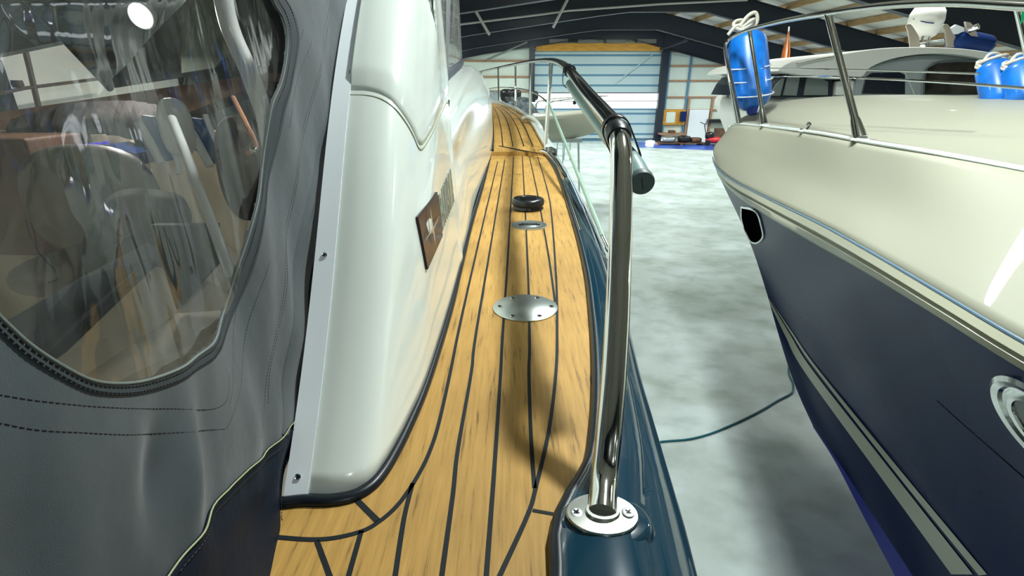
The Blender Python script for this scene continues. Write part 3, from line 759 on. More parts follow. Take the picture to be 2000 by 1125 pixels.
mb = MB(); mb.prism([P(298,507,1.12), P(345,612,1.06), P(385,540,1.12), P(440,480,1.2), P(520,600,1.0), P(420,900,.75), P(-80,900,.75), P(-80,812,.87), P(85,702,.92)], (0, .02, -.01)); mb.build('seat_base', 'beige', bench, smooth=False)
mb = MB(); mb.prism([P(293,440,1.13), P(345,606,1.04), P(420,520,1.05), P(420,440,1.12)], (0, .02, 0)); mb.build('corner_pad', 'fabric_in', bench, smooth=False)
bl = thing('folded_blanket', P(180, 470, 1.2), 'dark crumpled blanket heaped on the bench', 'blanket')
bpts = [(130,480),(150,440),(172,405),(200,386),(240,380),(290,385),(330,400),(345,450),(300,475),(240,500),(170,545),(120,560)]
mb = MB(); base = [P(x, y, 1.28) for x, y in densify(bpts, 4)]; cc = P(240, 460, 1.22)
rows = [[cc.lerp(p, k/6)+Vector((0, .06*(k/6)**2+.01*noise.noise(p*9), 0)) for p in base] for k in range(7)]; mb.grid(rows, True); mb.build('folds', 'brownfab', bl, solid=.01)
# dark curtain bundle, light band and navy strip, brown locker
mb = MB(); rr = []
pts_t = densify([(22,235),(110,208),(180,200),(250,198),(300,205),(330,215)], 6); pts_b = densify([(28,270),(110,275),(180,262),(250,270),(300,300),(330,310)], 6)
for k in range(len(pts_t)):
    a = P(*pts_t[k], 2.0); b = P(*pts_b[min(k, len(pts_b)-1)], 2.0); w = .02*math.sin(k*2.4); rr.append([a+Vector((0, w, 0)), a.lerp(b, .5)+Vector((0, w-.03, 0)), b+Vector((0, w*.6, 0))])
o = mb.grid(rr).build('window_curtain', 'brownfab', None, solid=.01); tagit(o, 'dark bunched curtain hanging along the far cockpit side', 'curtain')
mb = MB(); mb.prism([P(-60,305,1.9), P(210,283,1.9), P(262,300,1.9), P(262,325,1.9), P(-60,345,1.9)], (0, .12, 0)); dsh = mb.build('instrument_shelf', 'navy', None, smooth=False); tagit(dsh, 'dark navy shelf with blue glowing strip behind the clear window', 'shelf')
MB().prism([P(60,293,1.885), P(150,283,1.885), P(210,276,1.885), P(210,280,1.885), P(150,288,1.885), P(60,297,1.885)], (0, .01, 0)).build('light_strip', 'violet', dsh, smooth=False)
mb = MB(); mb.prism([P(-60,268,2.05), P(250,262,2.05), P(262,300,2.05), P(-60,318,2.05)], (0, .05, 0)); o = mb.build('side_panel', 'beige', None, smooth=False); tagit(o, 'pale grey panel above the navy shelf inside the cockpit', 'panel')
o = MB().box(tuple(P(-60, 500, 1.9)), tuple(P(-60, 500, 1.9)+Vector((.35, .3, .42)))).build('storage_locker', 'brown', None, smooth=False, bevel=.01); tagit(o, 'reddish brown locker at the left edge behind the clear window', 'locker')
o = MB().tube(cr([P(50,430,1.3), P(62,470,1.3), P(80,500,1.28), P(105,525,1.26), P(112,545,1.26), P(95,552,1.26)], 6), .0022, 8).build('hanging_cord', 'blackp'); tagit(o, 'thin black cord hanging behind the clear window at left', 'cord')
# blue and white shapes painting reflections of neighbouring boats in the vinyl
for k, (x, y, lab) in enumerate(((300, 260, 'white and blue shapes painting a reflection, left of the pair behind the window'), (395, 265, 'white and blue shapes painting a reflection, right of the pair behind the window'))):
    ch = thing('reflection_shape', P(x, y+70, 1.55), lab, 'reflection', 'painted reflections behind the clear window')
    MB().prism([P(x-24,y-35,1.55), P(x-4,y-32,1.55), P(x+40,y+52,1.55), P(x+12,y+58,1.55), P(x-20,y+20,1.55)], (0, .02, 0)).build('reflection_blue', 'reflblue', ch, smooth=False)
    MB().tube(cr([P(x+6,y-40,1.53), P(x+20,y-5,1.53), P(x+45,y+50,1.53), P(x+48,y+80,1.53)], 4), .008, 8).build('frame', 'gel2', ch)  # white tube drawn as a streak of the same reflection
    MB().tube(cr([P(x-30,y-20,1.5), P(x-14,y+5,1.5), P(x+15,y+60,1.5)], 4), .012, 8).build('frame', 'gel2', ch)
o = blob('fender_cushion', 'gel2', P(345, 250, 1.35), (.04, .03, .075), 'small white pad between the two blue and white reflection shapes', 'pad', rot=.3)
bag = thing('duffel_bag', P(470, 320, 1.25), 'dark reddish brown bag with steel buckle near right edge of the clear window', 'bag')
blob('bag_body', 'brownfab', P(482, 330, 1.3), (.05, .09, .13), '', '', bag)
MB().tube(cr([P(455,190,1.22), P(480,240,1.2), P(500,285,1.2), P(485,300,1.2)], 5), .006, 8).build('strap', 'mahog', bag)
MB().lathe(P(497,292,1.19), (0, -1, .1), [(.008,0),(.010,.003),(.006,.006)], 12).build('buckle', 'steel', bag)
# ============================================================ GREY CAPPED TUBE
pp = cr([P(1254,357,.83), P(1238,325,.88), P(1212,290,.96), P(1178,248,1.12), P(1150,212,1.33), P(1128,183,1.6), P(1115,165,1.85)], 8)
gp = thing('capped_tube', pp[0], 'grey-green tube with dark slotted end cap lashed under the handrail', 'tube')
MB().tube(pp, .0185, 28).build('tube_body', 'greytube', gp)
d = (pp[0]-pp[1]).normalized()
cap_o = MB(); cap_o.lathe(pp[0]-d*.012, d, [(.0198, 0), (.0205, .002), (.0205, .013), (.0195, .0150), (.0001, .0152)], 40); co = cap_o.build('end_cap', 'greycap', gp)
q = pp[0]+d*.0035; tp_ = (Vector((-.25, 0, 1))-d*d.dot(Vector((-.25, 0, 1)))).normalized(); sd = d.cross(tp_).normalized()
MB().prism([q-tp_*.011-sd*.0006, q+tp_*.011-sd*.0006, q+tp_*.011+sd*.0006, q-tp_*.011+sd*.0006], d*.0006).build('cap_slot', 'blackp', co, smooth=False)
# lashing straps round rail and tube
for tgt, w in ((P(1205,256,.9), .032), (P(1110,140,1.97), .03)):
    i = min(range(len(rail)), key=lambda k: (rail[k]-tgt).length); j = min(range(len(pp)), key=lambda k: (pp[k]-rail[i]).length)
    a, b = rail[i], pp[j]; ax = (rail[i+1]-rail[i-1]).normalized(); dd = (b-a); dd -= ax*dd.dot(ax); L = dd.length; dd.normalize(); nn = ax.cross(dd); loop = []
    R = .0235
    for k in range(13): t = math.pi/2+math.pi*k/12; loop.append(a+dd*math.cos(t)*R+nn*math.sin(t)*R)
    for k in range(13): t = -math.pi/2+math.pi*k/12; loop.append(a+dd*(L+math.cos(t)*R)+nn*math.sin(t)*R)
    mb = MB(); rows = [[p-ax*w/2, p+ax*w/2] for p in loop]; rows.append(rows[0]); mb.grid(rows)
    o = mb.build('lashing_strap', 'blackp', gp, solid=.0022)
o = MB().tube(cr([P(1118,165,1.72), P(1121,182,1.72), P(1122,196,1.72)], 4), .0018, 6).build('strap_cord', 'blackp', gp)
MB().lathe(P(1122,202,1.72), (0,0,1), [(.002,-.004),(.006,-.002),(.006,.006),(.002,.009)], 10).build('cord_bead', 'blackp', gp)
# ============================================================ NEIGHBOUR BOAT
nb = thing('motor_yacht', (3.4, 2.2, 0), 'motor yacht with dark navy hull, cream deck and twin cream waterline stripe at right', 'boat')
def rowp(l, n=60): return resample(cr([P(*q) for q in l], 8), n)
NS = 70
crease = rowp([(1422,262,5.35),(1424,250,5.3),(1440,243,5.0),(1500,248,4.3),(1590,259,3.3),(1680,275,2.7),(1800,295,2.15),(2000,332,1.7),(2330,395,1.25),(2900,500,.9)], NS)
mid1 = rowp([(1401,288,5.22),(1408,296,5.05),(1440,306,4.65),(1505,326,3.9),(1600,356,3.05),(1700,392,2.4),(1850,446,1.82),(2000,500,1.5),(2330,620,1.13),(2900,830,.8)], NS)
rub0 = rowp([(1394,308,5.05),(1400,326,4.9),(1430,352,4.35),(1503,390,3.45),(1600,437,2.6),(1700,492,2.0),(1850,580,1.52),(2000,668,1.27),(2330,850,1.0),(2900,1180,.75)], NS)
rub1 = rowp([(1398,326,5.0),(1408,350,4.85),(1440,382,4.25),(1503,424,3.4),(1600,480,2.58),(1700,537,1.98),(1850,628,1.5),(2000,722,1.26),(2330,905,1.0),(2900,1230,.75)], NS)
def sec(a, b, c):   # smooth vertical interpolation
    return cr([a, b, c], 6)
mb = MB(); mb.grid([list(r) for r in zip(*[sec(crease[k], mid1[k]+Vector((-.03, 0, .02)), rub0[k]) for k in range(NS)])]); mb.build('cream_topside', 'cream', nb, solid=.006)
mb = MB()
for k in range(NS): pass
rows = []
for k in range(NS):
    a, b = rub0[k], rub1[k]; out = (a-crease[k]).normalized(); o_ = Vector((-.8, -.25, 0)).normalized()*min(.02, .006*(k+1)/4+.004)
    rows.append([a, a+Vector((-.002, 0, .004))+o_*.9, a.lerp(b, .3)+o_*1.5, a.lerp(b, .42)+o_*.9, a.lerp(b, .55)+o_*1.4, a.lerp(b, .85)+o_*1.2, b+o_*.3, b-o_*.2])
mb.grid(rows); mb.build('rub_rail', 'creamr', nb)
MB().tube([rub0[k]+Vector((-.014,-.006,.006)) for k in range(NS)], .006, 8).build('rail_insert', mat('blue_grey_line', (.10,.18,.26), .4), nb)
stem = rowp([(1400,330,4.98),(1414,361,4.85),(1442,421,4.72),(1463,470,4.6),(1478,510,4.5),(1499,577,4.35),(1520,652,4.15),(1542,723,3.98),(1563,778,3.8),(1588,832,3.6)], 40)
s_up = rowp([(1499,577,4.34),(1545,646,4.0),(1606,725,3.5),(1760,912,2.75),(1933,1125,2.1),(2150,1390,1.65),(2700,1900,1.15)], NS)
wl = rowp([(1588,832,3.6),(1640,906,3.25),(1700,998,2.95),(1783,1125,2.6),(1960,1390,2.1),(2400,1900,1.45)], NS)
kl = rowp([(1588,834,3.6),(1630,900,3.3),(1680,996,3.02),(1748,1125,2.72),(1900,1410,2.25),(2300,1950,1.6)], NS)
stA = rowp([(1400,330,4.98),(1414,361,4.85),(1442,421,4.72),(1463,470,4.6),(1478,510,4.5),(1499,577,4.34)], 13)
stB = rowp([(1499,577,4.34),(1520,652,4.15),(1542,723,3.98),(1563,778,3.8),(1588,832,3.6)], 13)
# upper navy panel: coons style grid between rub rail (top), stripe (bottom), stem (front)
def panel(top, bot, front, belly):
    rows = []
    nn = len(front)
    for k in range(len(top)):
        w = (k/(len(top)-1)); row = []
        for j in range(nn):
            t = j/(nn-1); base = top[k].lerp(bot[k], t); f = front[j]-(front[0].lerp(front[-1], t))
            row.append(base+f*(1-w)**3+Vector((.8, .3, 0))*belly*math.sin(math.pi*t)*sst(0, .25, w))
        rows.append(row)
    return rows
up_rows = panel(rub1, s_up, stA, .05)
up_rows[0] = stA
lo_rows = panel(s_up, wl, stB, .0); 
mb = MB(); mb.grid(up_rows); mb.grid(lo_rows); mb.build('navy_hull', 'navy', nb); hull_tree = bvh(mb)
mb = MB(); mb.grid([[wl[k], kl[k], kl[k]+Vector((1.3, .5, -.35))] for k in range(NS)]); mb.build('antifouled_bottom', 'antifoul', nb)
# stripes
def strp(pxA, pxB, name, off=-.004):
    A = densify(pxA, 8); B = densify(pxB, 8); rows = []
    for a, b in zip(A, B):
        row = []
        for t in (0, .33, .66, 1):
            h = hit(hull_tree, lerp(a[0], b[0], t), lerp(a[1], b[1], t), .004)
            if h is None: break
            row.append(h)
        if len(row) == 4: rows.append(row)
    mb = MB(); mb.grid(rows); return mb.build(name, 'stripe', nb)
strp([(1501,580),(1549,650),(1602,725),(1760,919),(1930,1122)], [(1501,580.5),(1547,653),(1596,725),(1752,925),(1914,1124)], 'upper_stripe')
strp([(1502,584),(1545,655),(1591,727),(1750,930),(1902,1122)], [(1503,590),(1535,657),(1573,727),(1715,923),(1860,1122)], 'lower_stripe')
# starboard half (mirrored about the keel plane through the stem) so that the hull is a whole boat
bow = Vector((stem[0].x, stem[0].y, 0)); axis = Vector((.42, -.91, 0)).normalized(); nrm = Vector((.91, .42, 0)).normalized()
def mir2(p):
    d_ = (p-bow).dot(nrm); return p-nrm*2*d_
def clampside(p): return p
def slab(rows): return [[mir2(p) for p in r] for r in rows]
# deck, coachroof
inner = rowp([(1432,240,5.25),(1455,236,5.1),(1510,240,4.4),(1600,252,3.45),(1700,270,2.85),(1830,292,2.3),(2030,330,1.8),(2360,392,1.32),(2900,490,.95)], NS)
cr1 = rowp([(1440,240,5.35),(1462,236,5.25),(1520,236,4.7),(1610,246,3.8),(1710,262,3.15),(1850,285,2.55),(2050,318,2.0),(2380,375,1.48),(2900,470,1.05)], NS)
cr2 = rowp([(1446,232,5.5),(1470,222,5.45),(1530,208,5.0),(1640,205,4.2),(1760,207,3.55),(1890,212,2.95),(2060,222,2.4),(2400,240,1.8),(2900,270,1.3)], NS)
cr3 = rowp([(1480,222,5.9),(1512,203,5.8),(1580,192,5.3),(1690,187,4.6),(1800,187,4.0),(1920,190,3.4),(2100,195,2.9),(2420,200,2.3),(2900,210,1.7)], NS)
cr4 = rowp([(1560,222,6.1),(1600,200,6.3),(1680,191,5.9),(1790,188,5.3),(1900,189,4.7),(2020,192,4.1),(2250,196,3.5),(2600,200,2.9),(3100,210,2.4)], NS)
mb = MB(); mb.grid([list(r) for r in zip(*[[crease[k]]+cr([inner[k]+Vector((0,0,-.012)), cr1[k], cr2[k], cr3[k], cr4[k], cr4[k]+Vector((1.2,.55,0))], 5) for k in range(NS)])]); mb.build('cream_coachroof', 'cream', nb, solid=.006); croof_tree = bvh(mb)
MB().tube([crease[k]+Vector((0, 0, .002)) for k in range(NS)], .011, 8).build('deck_edge_bead', 'gel', nb)
# starboard topside (plain)
sb = []
for k in range(0, NS, 3):
    a = crease[k]; b = rub1[k]; c2 = s_up[k]; d2 = kl[k]
    off = lambda p, w: Vector((p.x, p.y, p.z))+nrm*w
    w = 3.0*sst(0, 25, k)+.3
    sb.append([off(a, w), off(b, w+.1), off(c2, w*.8), off(d2, w*.6)])
mb = MB(); mb.grid(sb); mb.build('starboard_hull', 'navy', nb)
# hawse hole
hp = [(1450,404),(1466,400),(1478,412),(1489,440),(1492,462),(1480,474),(1468,470),(1456,446),(1450,424)]
HPp = [hit(hull_tree, x, y, .006) for x, y in hp]
HPp = [h for h in HPp if h]
if len(HPp) > 4:
    lp = cr(HPp+[HPp[0]], 4)[:-1]
    fr_ = MB().tube(lp, .010, 10, closed=True).build('hawse_frame', 'steel', nb); tagit(fr_, 'polished steel hawse hole frame')
    MB().prism(lp, Vector((-.004, -.003, 0))).build('hawse_dark_plate', 'void', fr_, smooth=False)  # flat black plate paints the dark inside of the hole
# porthole
h = hit(hull_tree, 2046, 842, .004)
if h:
    n_ = Vector((-.85, -.5, .12)).normalized()
    h1 = hit(hull_tree, 1985, 800, 0); h2 = hit(hull_tree, 1985, 880, 0); h3 = hit(hull_tree, 1998, 838, 0)
    if h1 and h2 and h3: n_ = (h1-h3).cross(h2-h3).normalized(); n_ = n_ if n_.dot(CAM-h) > 0 else -n_
    R = (hit(hull_tree, 2000, 780, 0)-hit(hull_tree, 2000, 902, 0)).length/2
    po = MB().lathe(h, n_, [(R*1.03, -.01), (R*1.03, .006), (R*.95, .014), (R*.84, .010), (R*.80, .002), (R*.72, .003), (R*.66, .010), (R*.58, .008), (R*.56, -.004)], 48, squash=1).build('porthole_frame', 'steel', nb); tagit(po, 'round chrome porthole ring')
    MB().lathe(h, n_, [(R*.57, -.004), (R*.57, .002), (.0001, .003)], 40).build('porthole_glass', 'glassbrown', po)
# knuckle line
kk = [hit(hull_tree, x, y, .001) for x, y in densify([(1830,783),(1880,828),(1940,880),(1999,932)], 6)]
kk = [k for k in kk if k]
if len(kk) > 3: MB().tube(kk, .0018, 6).build('hull_seam', 'black', nb)
# maker mark triangle low on the hull
tri = [hit(hull_tree, x, y, .003) for x, y in ((1793,1115),(1803,1135),(1789,1135))]
if all(tri): MB().tube(tri+[tri[0]], .0016, 6).build('hull_mark', 'stripe', nb)
# stainless bow rail
R1 = cr([P(1441,243,5.0), P(1428,170,5.02), P(1417,100,5.04), P(1419,84,5.03), P(1432,72,4.95), P(1463,58,4.6), P(1530,41,3.8), P(1616,26,3.0), P(1720,12,2.5), P(1850,5,2.05), P(1985,11,1.7), P(2150,20,1.4)], 8)
MB().tube(R1, .0165, 16).build('bow_rail', 'steel', nb)
def nst(top, base, r=.0155, cone=True):
    t = P(*top); b = P(*base); mb = MB()
    mb.tube([b, b.lerp(t, .14), b.lerp(t, .16), b.lerp(t, .5), t] if cone else [b, b.lerp(t, .5), t], [r*1.9, r*1.25, r, r, r] if cone else r, 16)
    o = mb.build('rail_stanchion', 'steel', nb)
    mb = MB(); mb.lathe(b+Vector((0,0,-.006)), (0, 0, 1), [(r*2.4, 0), (r*2.4, .006), (r*1.9, .012)], 20); mb.build('stanchion_foot', 'gel', o); return o
nst((1617,28,3.0), (1680,272,2.74), .0195); nst((1464,60,4.6), (1493,244,4.4), .017); nst((1990,14,1.7), (2060,330,1.66), .014)
MB().tube([P(1417,100,5.05), P(1432,170,5.0), P(1446,243,4.93)], .016, 12).build('rail_stanchion', 'steel', nb)
MB().tube(cr([P(1500,150,4.5), P(1585,149,3.55), P(1650,151,2.9), P(1760,156,2.5), P(1880,163,2.1), P(2010,173,1.8)], 5), .0055, 8).build('mid_rail', 'steel', nb)
MB().tube(cr([P(1486,133,4.5), P(1590,135,3.6), P(1700,137,3.1), P(1912,144,2.4)], 5), .0045, 8).build('upper_guard_wire', 'steel', nb)
MB().box(tuple(P(1993,50,1.69)), tuple(P(1993,50,1.69)+Vector((.012,.012,.07)))).build('nav_light', 'green', nb, bevel=.003)
# cleat hook on the deck edge
MB().tube(cr([P(1563,252,3.5), P(1573,257,3.48), P(1582,245,3.46), P(1580,241,3.46), P(1576,243,3.46)], 5), .010, 10).build('deck_hook', 'steel', nb)
blob('hook_base', 'gel', P(1572,256,3.5), (.04,.03,.012), '', '', nb)
# ---- fenders ----------------------------------------------------
def fender(top, bot, r, label, group, rope=True):
    t, b = top, bot; ax = (t-b); L = ax.length; ax = ax.normalized()
    f = thing('fender', b, label, 'fender', group)
    prof = []
    for k in range(9): a = -math.pi/2+math.pi/2*k/8; prof.append((max(.0001, r*math.cos(a)), r*.9+r*.9*math.sin(a)))
    for k in range(1, 9): a = math.pi/2*k/8; prof.append((max(.0001, r*math.cos(a)), L-r*.9+r*.9*math.sin(a)))
    MB().lathe(b, ax, prof, 36).build('fender_body', 'fender', f)
    MB().lathe(t-ax*.01, ax, [(r*.3, -.02), (r*.28, .03), (r*.18, .06), (.001, .065)], 18).build('fender_eye', 'fender', f)
    MB().lathe(b+ax*.01, -ax, [(r*.35, -.02), (r*.3, .04), (r*.2, .06), (.001, .062)], 18).build('fender_tip', mat('dark_blue_vinyl', (.004, .03, .22), .4), f)
    return f, ax
ft, fb = P(1458,62,5.15), P(1470,214,5.1)
f1, ax = fender(ft, fb, .185, 'big blue fender standing upright inside the bow rail basket, white rope on top', 'blue fenders')
mb = MB()
for q in range(3):
    c = ft+Vector((-.03+.02*q, 0, .0)); mb.tube([c+Vector((math.cos(a)*.09*(1-.15*q)-.02, math.sin(a)*.05, .06+.05*math.sin(a*1.0+q))) for a in [2*math.pi*k/18 for k in range(18)]], .016, 8, closed=True)
mb.tube(cr([ft+Vector((-.10,0,.0)), ft+Vector((-.02,0,.13)), ft+Vector((.06,0,.17)), ft+Vector((.09,0,.09)), ft+Vector((.03,0,.0))], 6), .018, 8)
mb.tube(cr([ft+Vector((-.19,-.02,-.03)), ft+Vector((-.12,-.03,.05)), ft+Vector((-.05,-.03,.03))], 6), .017, 8)
mb.build('mooring_rope', 'rope', f1)
# basket wires hold the fender: part of the yacht
mb = MB()
for t in (.45, .62, .80): 
    c = ft.lerp(fb, t); mb.tube([c+Vector((math.cos(a)*.200, math.sin(a)*.200, .03*math.sin(a*1+1))) for a in [2*math.pi*k/32 for k in range(32)]], .006, 8, closed=True)
mb.tube([ft.lerp(fb, .8)+Vector((.02,-.2,0)), ft.lerp(fb, 1.0)+Vector((0.0,-.12,-.02))], .006, 8)
mb.build('fender_basket', 'gel2', nb)
for i, (a, b, lab) in enumerate((((1937,118,3.2), (1957,215,3.15), 'blue fender leaning on the coachroof, left one of the pair at the right edge'), ((1990,120,3.05), (2008,215,3.0), 'blue fender on the coachroof, right one of the pair at the picture edge'))):
    f_, ax = fender(P(*a), P(*b), .092, lab, 'blue fenders'); t = P(*a); mb = MB()
    for q in range(3): mb.tube([t+Vector((math.cos(an)*.07, math.sin(an)*.06, -.03+.015*q+.03*math.sin(an+q*1.3))) for an in [2*math.pi*k/16 for k in range(16)]], .0095, 8, closed=True)
    mb.tube(cr([t+Vector((-.05,0,-.03)), t+Vector((-.03,0,.03)), t+Vector((.03,0,.035)), t+Vector((.06,0,-.02))], 5), .010, 8)
    mb.build('mooring_rope', 'rope', f_)
# ============================================================ CRUISER BEHIND
Y8 = 9.0
def Q(x, y, d=0): 
    p = PY(x, y, Y8+d); return p
cb = thing('cabin_cruiser', Q(1750, 200, 1.5), 'white and grey cabin cruiser beyond the navy yacht with radar dome on roof', 'boat')
def slabpx(pts, d, th, name, m, parent, smooth=False, bev=.02, n=4):
    pp_ = [Q(x, y, d) for x, y in (densify(pts, n) if n > 1 else pts)]
    return MB().prism(pp_, (0, th, 0)).build(name, m, parent, smooth=smooth, bevel=bev)
slabpx([(1520,215),(1525,196),(1540,188),(1640,186),(1780,184),(2060,184),(2300,190),(2300,330),(1560,330)], .2, 3.0, 'hull', 'whitecab', cb, n=1, bev=.05)
slabpx([(1518,139),(1532,127),(1560,117),(1640,106),(1690,98),(1740,93),(1810,92),(1880,95),(1940,103),(2010,116),(2150,140),(2150,150),(1980,128),(1900,111),(1840,105),(1790,107),(1740,116),(1700,132),(1680,152),(1620,154),(1560,146)], -.15, 3.2, 'roof', 'whitecab', cb, bev=.03, n=3)
slabpx([(1668,188),(1672,160),(1680,142),(1700,130),(1740,117),(1790,108),(1850,106),(1910,113),(1980,130),(2150,155),(2150,190)], 0, 2.9, 'cabin_wall', 'greycab', cb, n=1, bev=.03)
slabpx([(1684,183),(1692,150),(1704,142),(1758,141),(1768,146),(1768,184)], -.02, .06, 'side_window', 'glassdark', cb, n=1, bev=.006)
slabpx([(1806,184),(1808,150),(1815,132),(1832,124),(1870,121),(1925,122),(1990,134),(1990,186)], -.02, .06, 'rear_window', 'glassbrown', cb, n=1, bev=.006)
MB().tube([Q(x, y, -.04) for x, y in densify([(1804,186),(1806,150),(1813,131),(1831,121),(1870,117),(1925,118),(1990,130)], 4)], .012, 8).build('window_trim', mat('dark_grey_trim', (.10,.12,.12), .4), cb)
slabpx([(1498,190),(1512,165),(1528,147),(1560,143),(1600,145),(1622,153),(1628,160),(1626,190)], .1, 2.6, 'windscreen_frame', 'dark', cb, n=1, bev=.01)
for pts in ([(1504,187),(1516,165),(1527,153),(1533,152),(1524,187)], [(1530,186),(1538,152),(1560,149),(1563,149),(1556,187)], [(1570,186),(1577,150),(1600,151),(1618,160),(1617,186)]):
    slabpx(pts, .07, .05, 'windscreen_pane', mat('pale_reflective_glass', (.20, .23, .22), .08, coat=.4), cb, n=1, bev=.004)
slabpx([(1632,186),(1634,160),(1660,155),(1672,160),(1668,186)], .05, .3, 'vent_panel', 'whitecab', cb, n=1, bev=.01)
mb = MB(); mb.tube([Q(x, y, -.2) for x, y in densify([(1556,126),(1590,118),(1634,110)], 4)], .014, 8); mb.tube([Q(1560,130,-.15), Q(1556,124,-.2)], .01, 6); mb.build('roof_handrail', 'steel', cb)
MB().tube([Q(1768,140,-.3), Q(1788,186,-.3)], .014, 8).build('cabin_strut', 'steel2', cb)
dome = Q(1809, 40, 1.0); r_ = .26
mb = MB(); mb.lathe(dome, (0, .1, 1), [(.0001,-.30),(.10,-.295),(.18,-.25),(.245,-.12),(.265,0),(.255,.12),(.20,.22),(.12,.27),(.0001,.29)], 32); do = mb.build('radar_dome', 'whitecab', cb)
MB().tube(cr([dome+Vector((-.26,-.04,.02)), dome+Vector((-.16,-.22,-.05)), dome+Vector((-.05,-.27,-.07))], 5), .008, 6).build('dome_seam', 'navy', do)
mb = MB()
for dx in (-.09, .02): mb.tube([dome+Vector((dx, -.15, -.26)), dome+Vector((dx-.03, -.2, -.48))], .022, 10)
mb.tube([dome+Vector((-.28, -.2, -.38)), dome+Vector((.42, -.2, -.30))], .016, 8)
mb.tube([dome+Vector((-.25, -.2, -.38)), dome+Vector((-.2, -.2, -.56))], .016, 8)
mb.build('dome_bracket', 'steel', cb)
for dx, dz in ((-.24, -.36), (-.12, -.44), (.32, -.30)):
    c = dome+Vector((dx, -.22, dz)); MB().lathe(c, (-.5, -1, 0), [(.02, -.05), (.035, 0), (.05, .06), (.045, .065), (.001, .05)], 16).build('search_light', 'steel', cb)
for x0 in (1778, 1850): slabpx([(x0,92),(x0-4,62),(x0-8,50),(x0,47),(x0+8,56),(x0+18,75),(x0+16,92)], .6, .03, 'mast_bracket', mat('taupe_paint', (.24,.21,.17), .5), cb, bev=.005)
# inflatable / torpedo shape
tb = cr([Q(1853,76,.7), Q(1870,80,.7), Q(1900,84,.7), Q(1925,90,.7), Q(1936,97,.7)], 5); 
fl2 = thing('roof_buoy', tb[10], 'dark navy covered buoy strapped on the cruiser roof behind the dome', 'buoy')
MB().tube(tb, [.06,.11,.14,.155,.165]+[.17]*(len(tb)-10)+[.15,.13,.10,.06,.02], 20).build('buoy_body', 'navy', fl2)
MB().prism([Q(1856,56,.6), Q(1868,48,.6), Q(1884,54,.6), Q(1883,66,.6), Q(1862,67,.6)], (0,.05,0)).build('reflector_panel', 'gel2', fl2, smooth=False)
MB().prism([Q(x, y, .55) for x, y in ((1886,42),(1896,44),(1906,60),(1912,75),(1898,72),(1890,62))], (0,.04,0)).build('strap_bracket', mat('taupe_paint2', (.26,.23,.2), .5), fl2, smooth=False)
MB().lathe(Q(1902,55,.5), (.5,-.8,.4), [(.045,-.07),(.05,-.06),(.05,.06),(.03,.07)], 20).build('chrome_horn', 'steel', fl2)
# orange pennant
fg = thing('pennant', Q(1534, 120, 3), 'orange furled pennant hanging upright behind the white roof', 'flag')
mb = MB(); rows = []
for k in range(14):
    t = k/13; y = lerp(62, 122, t); w = lerp(1.5, 8, sst(0, .8, t))*(1 if t < .92 else .7); cx_ = lerp(1540, 1533, t)
    rows.append([Q(cx_-w, y, 3), Q(cx_-w*.3, y+1, 2.93), Q(cx_+w*.3, y+1, 3.04), Q(cx_+w, y-2, 2.96)])
mb.grid(rows); mb.build('cloth', 'orange', fg, solid=.01)
MB().tube([Q(1541,52,3), Q(1533,140,3)], .015, 8).build('flag_pole', 'gel2', fg)
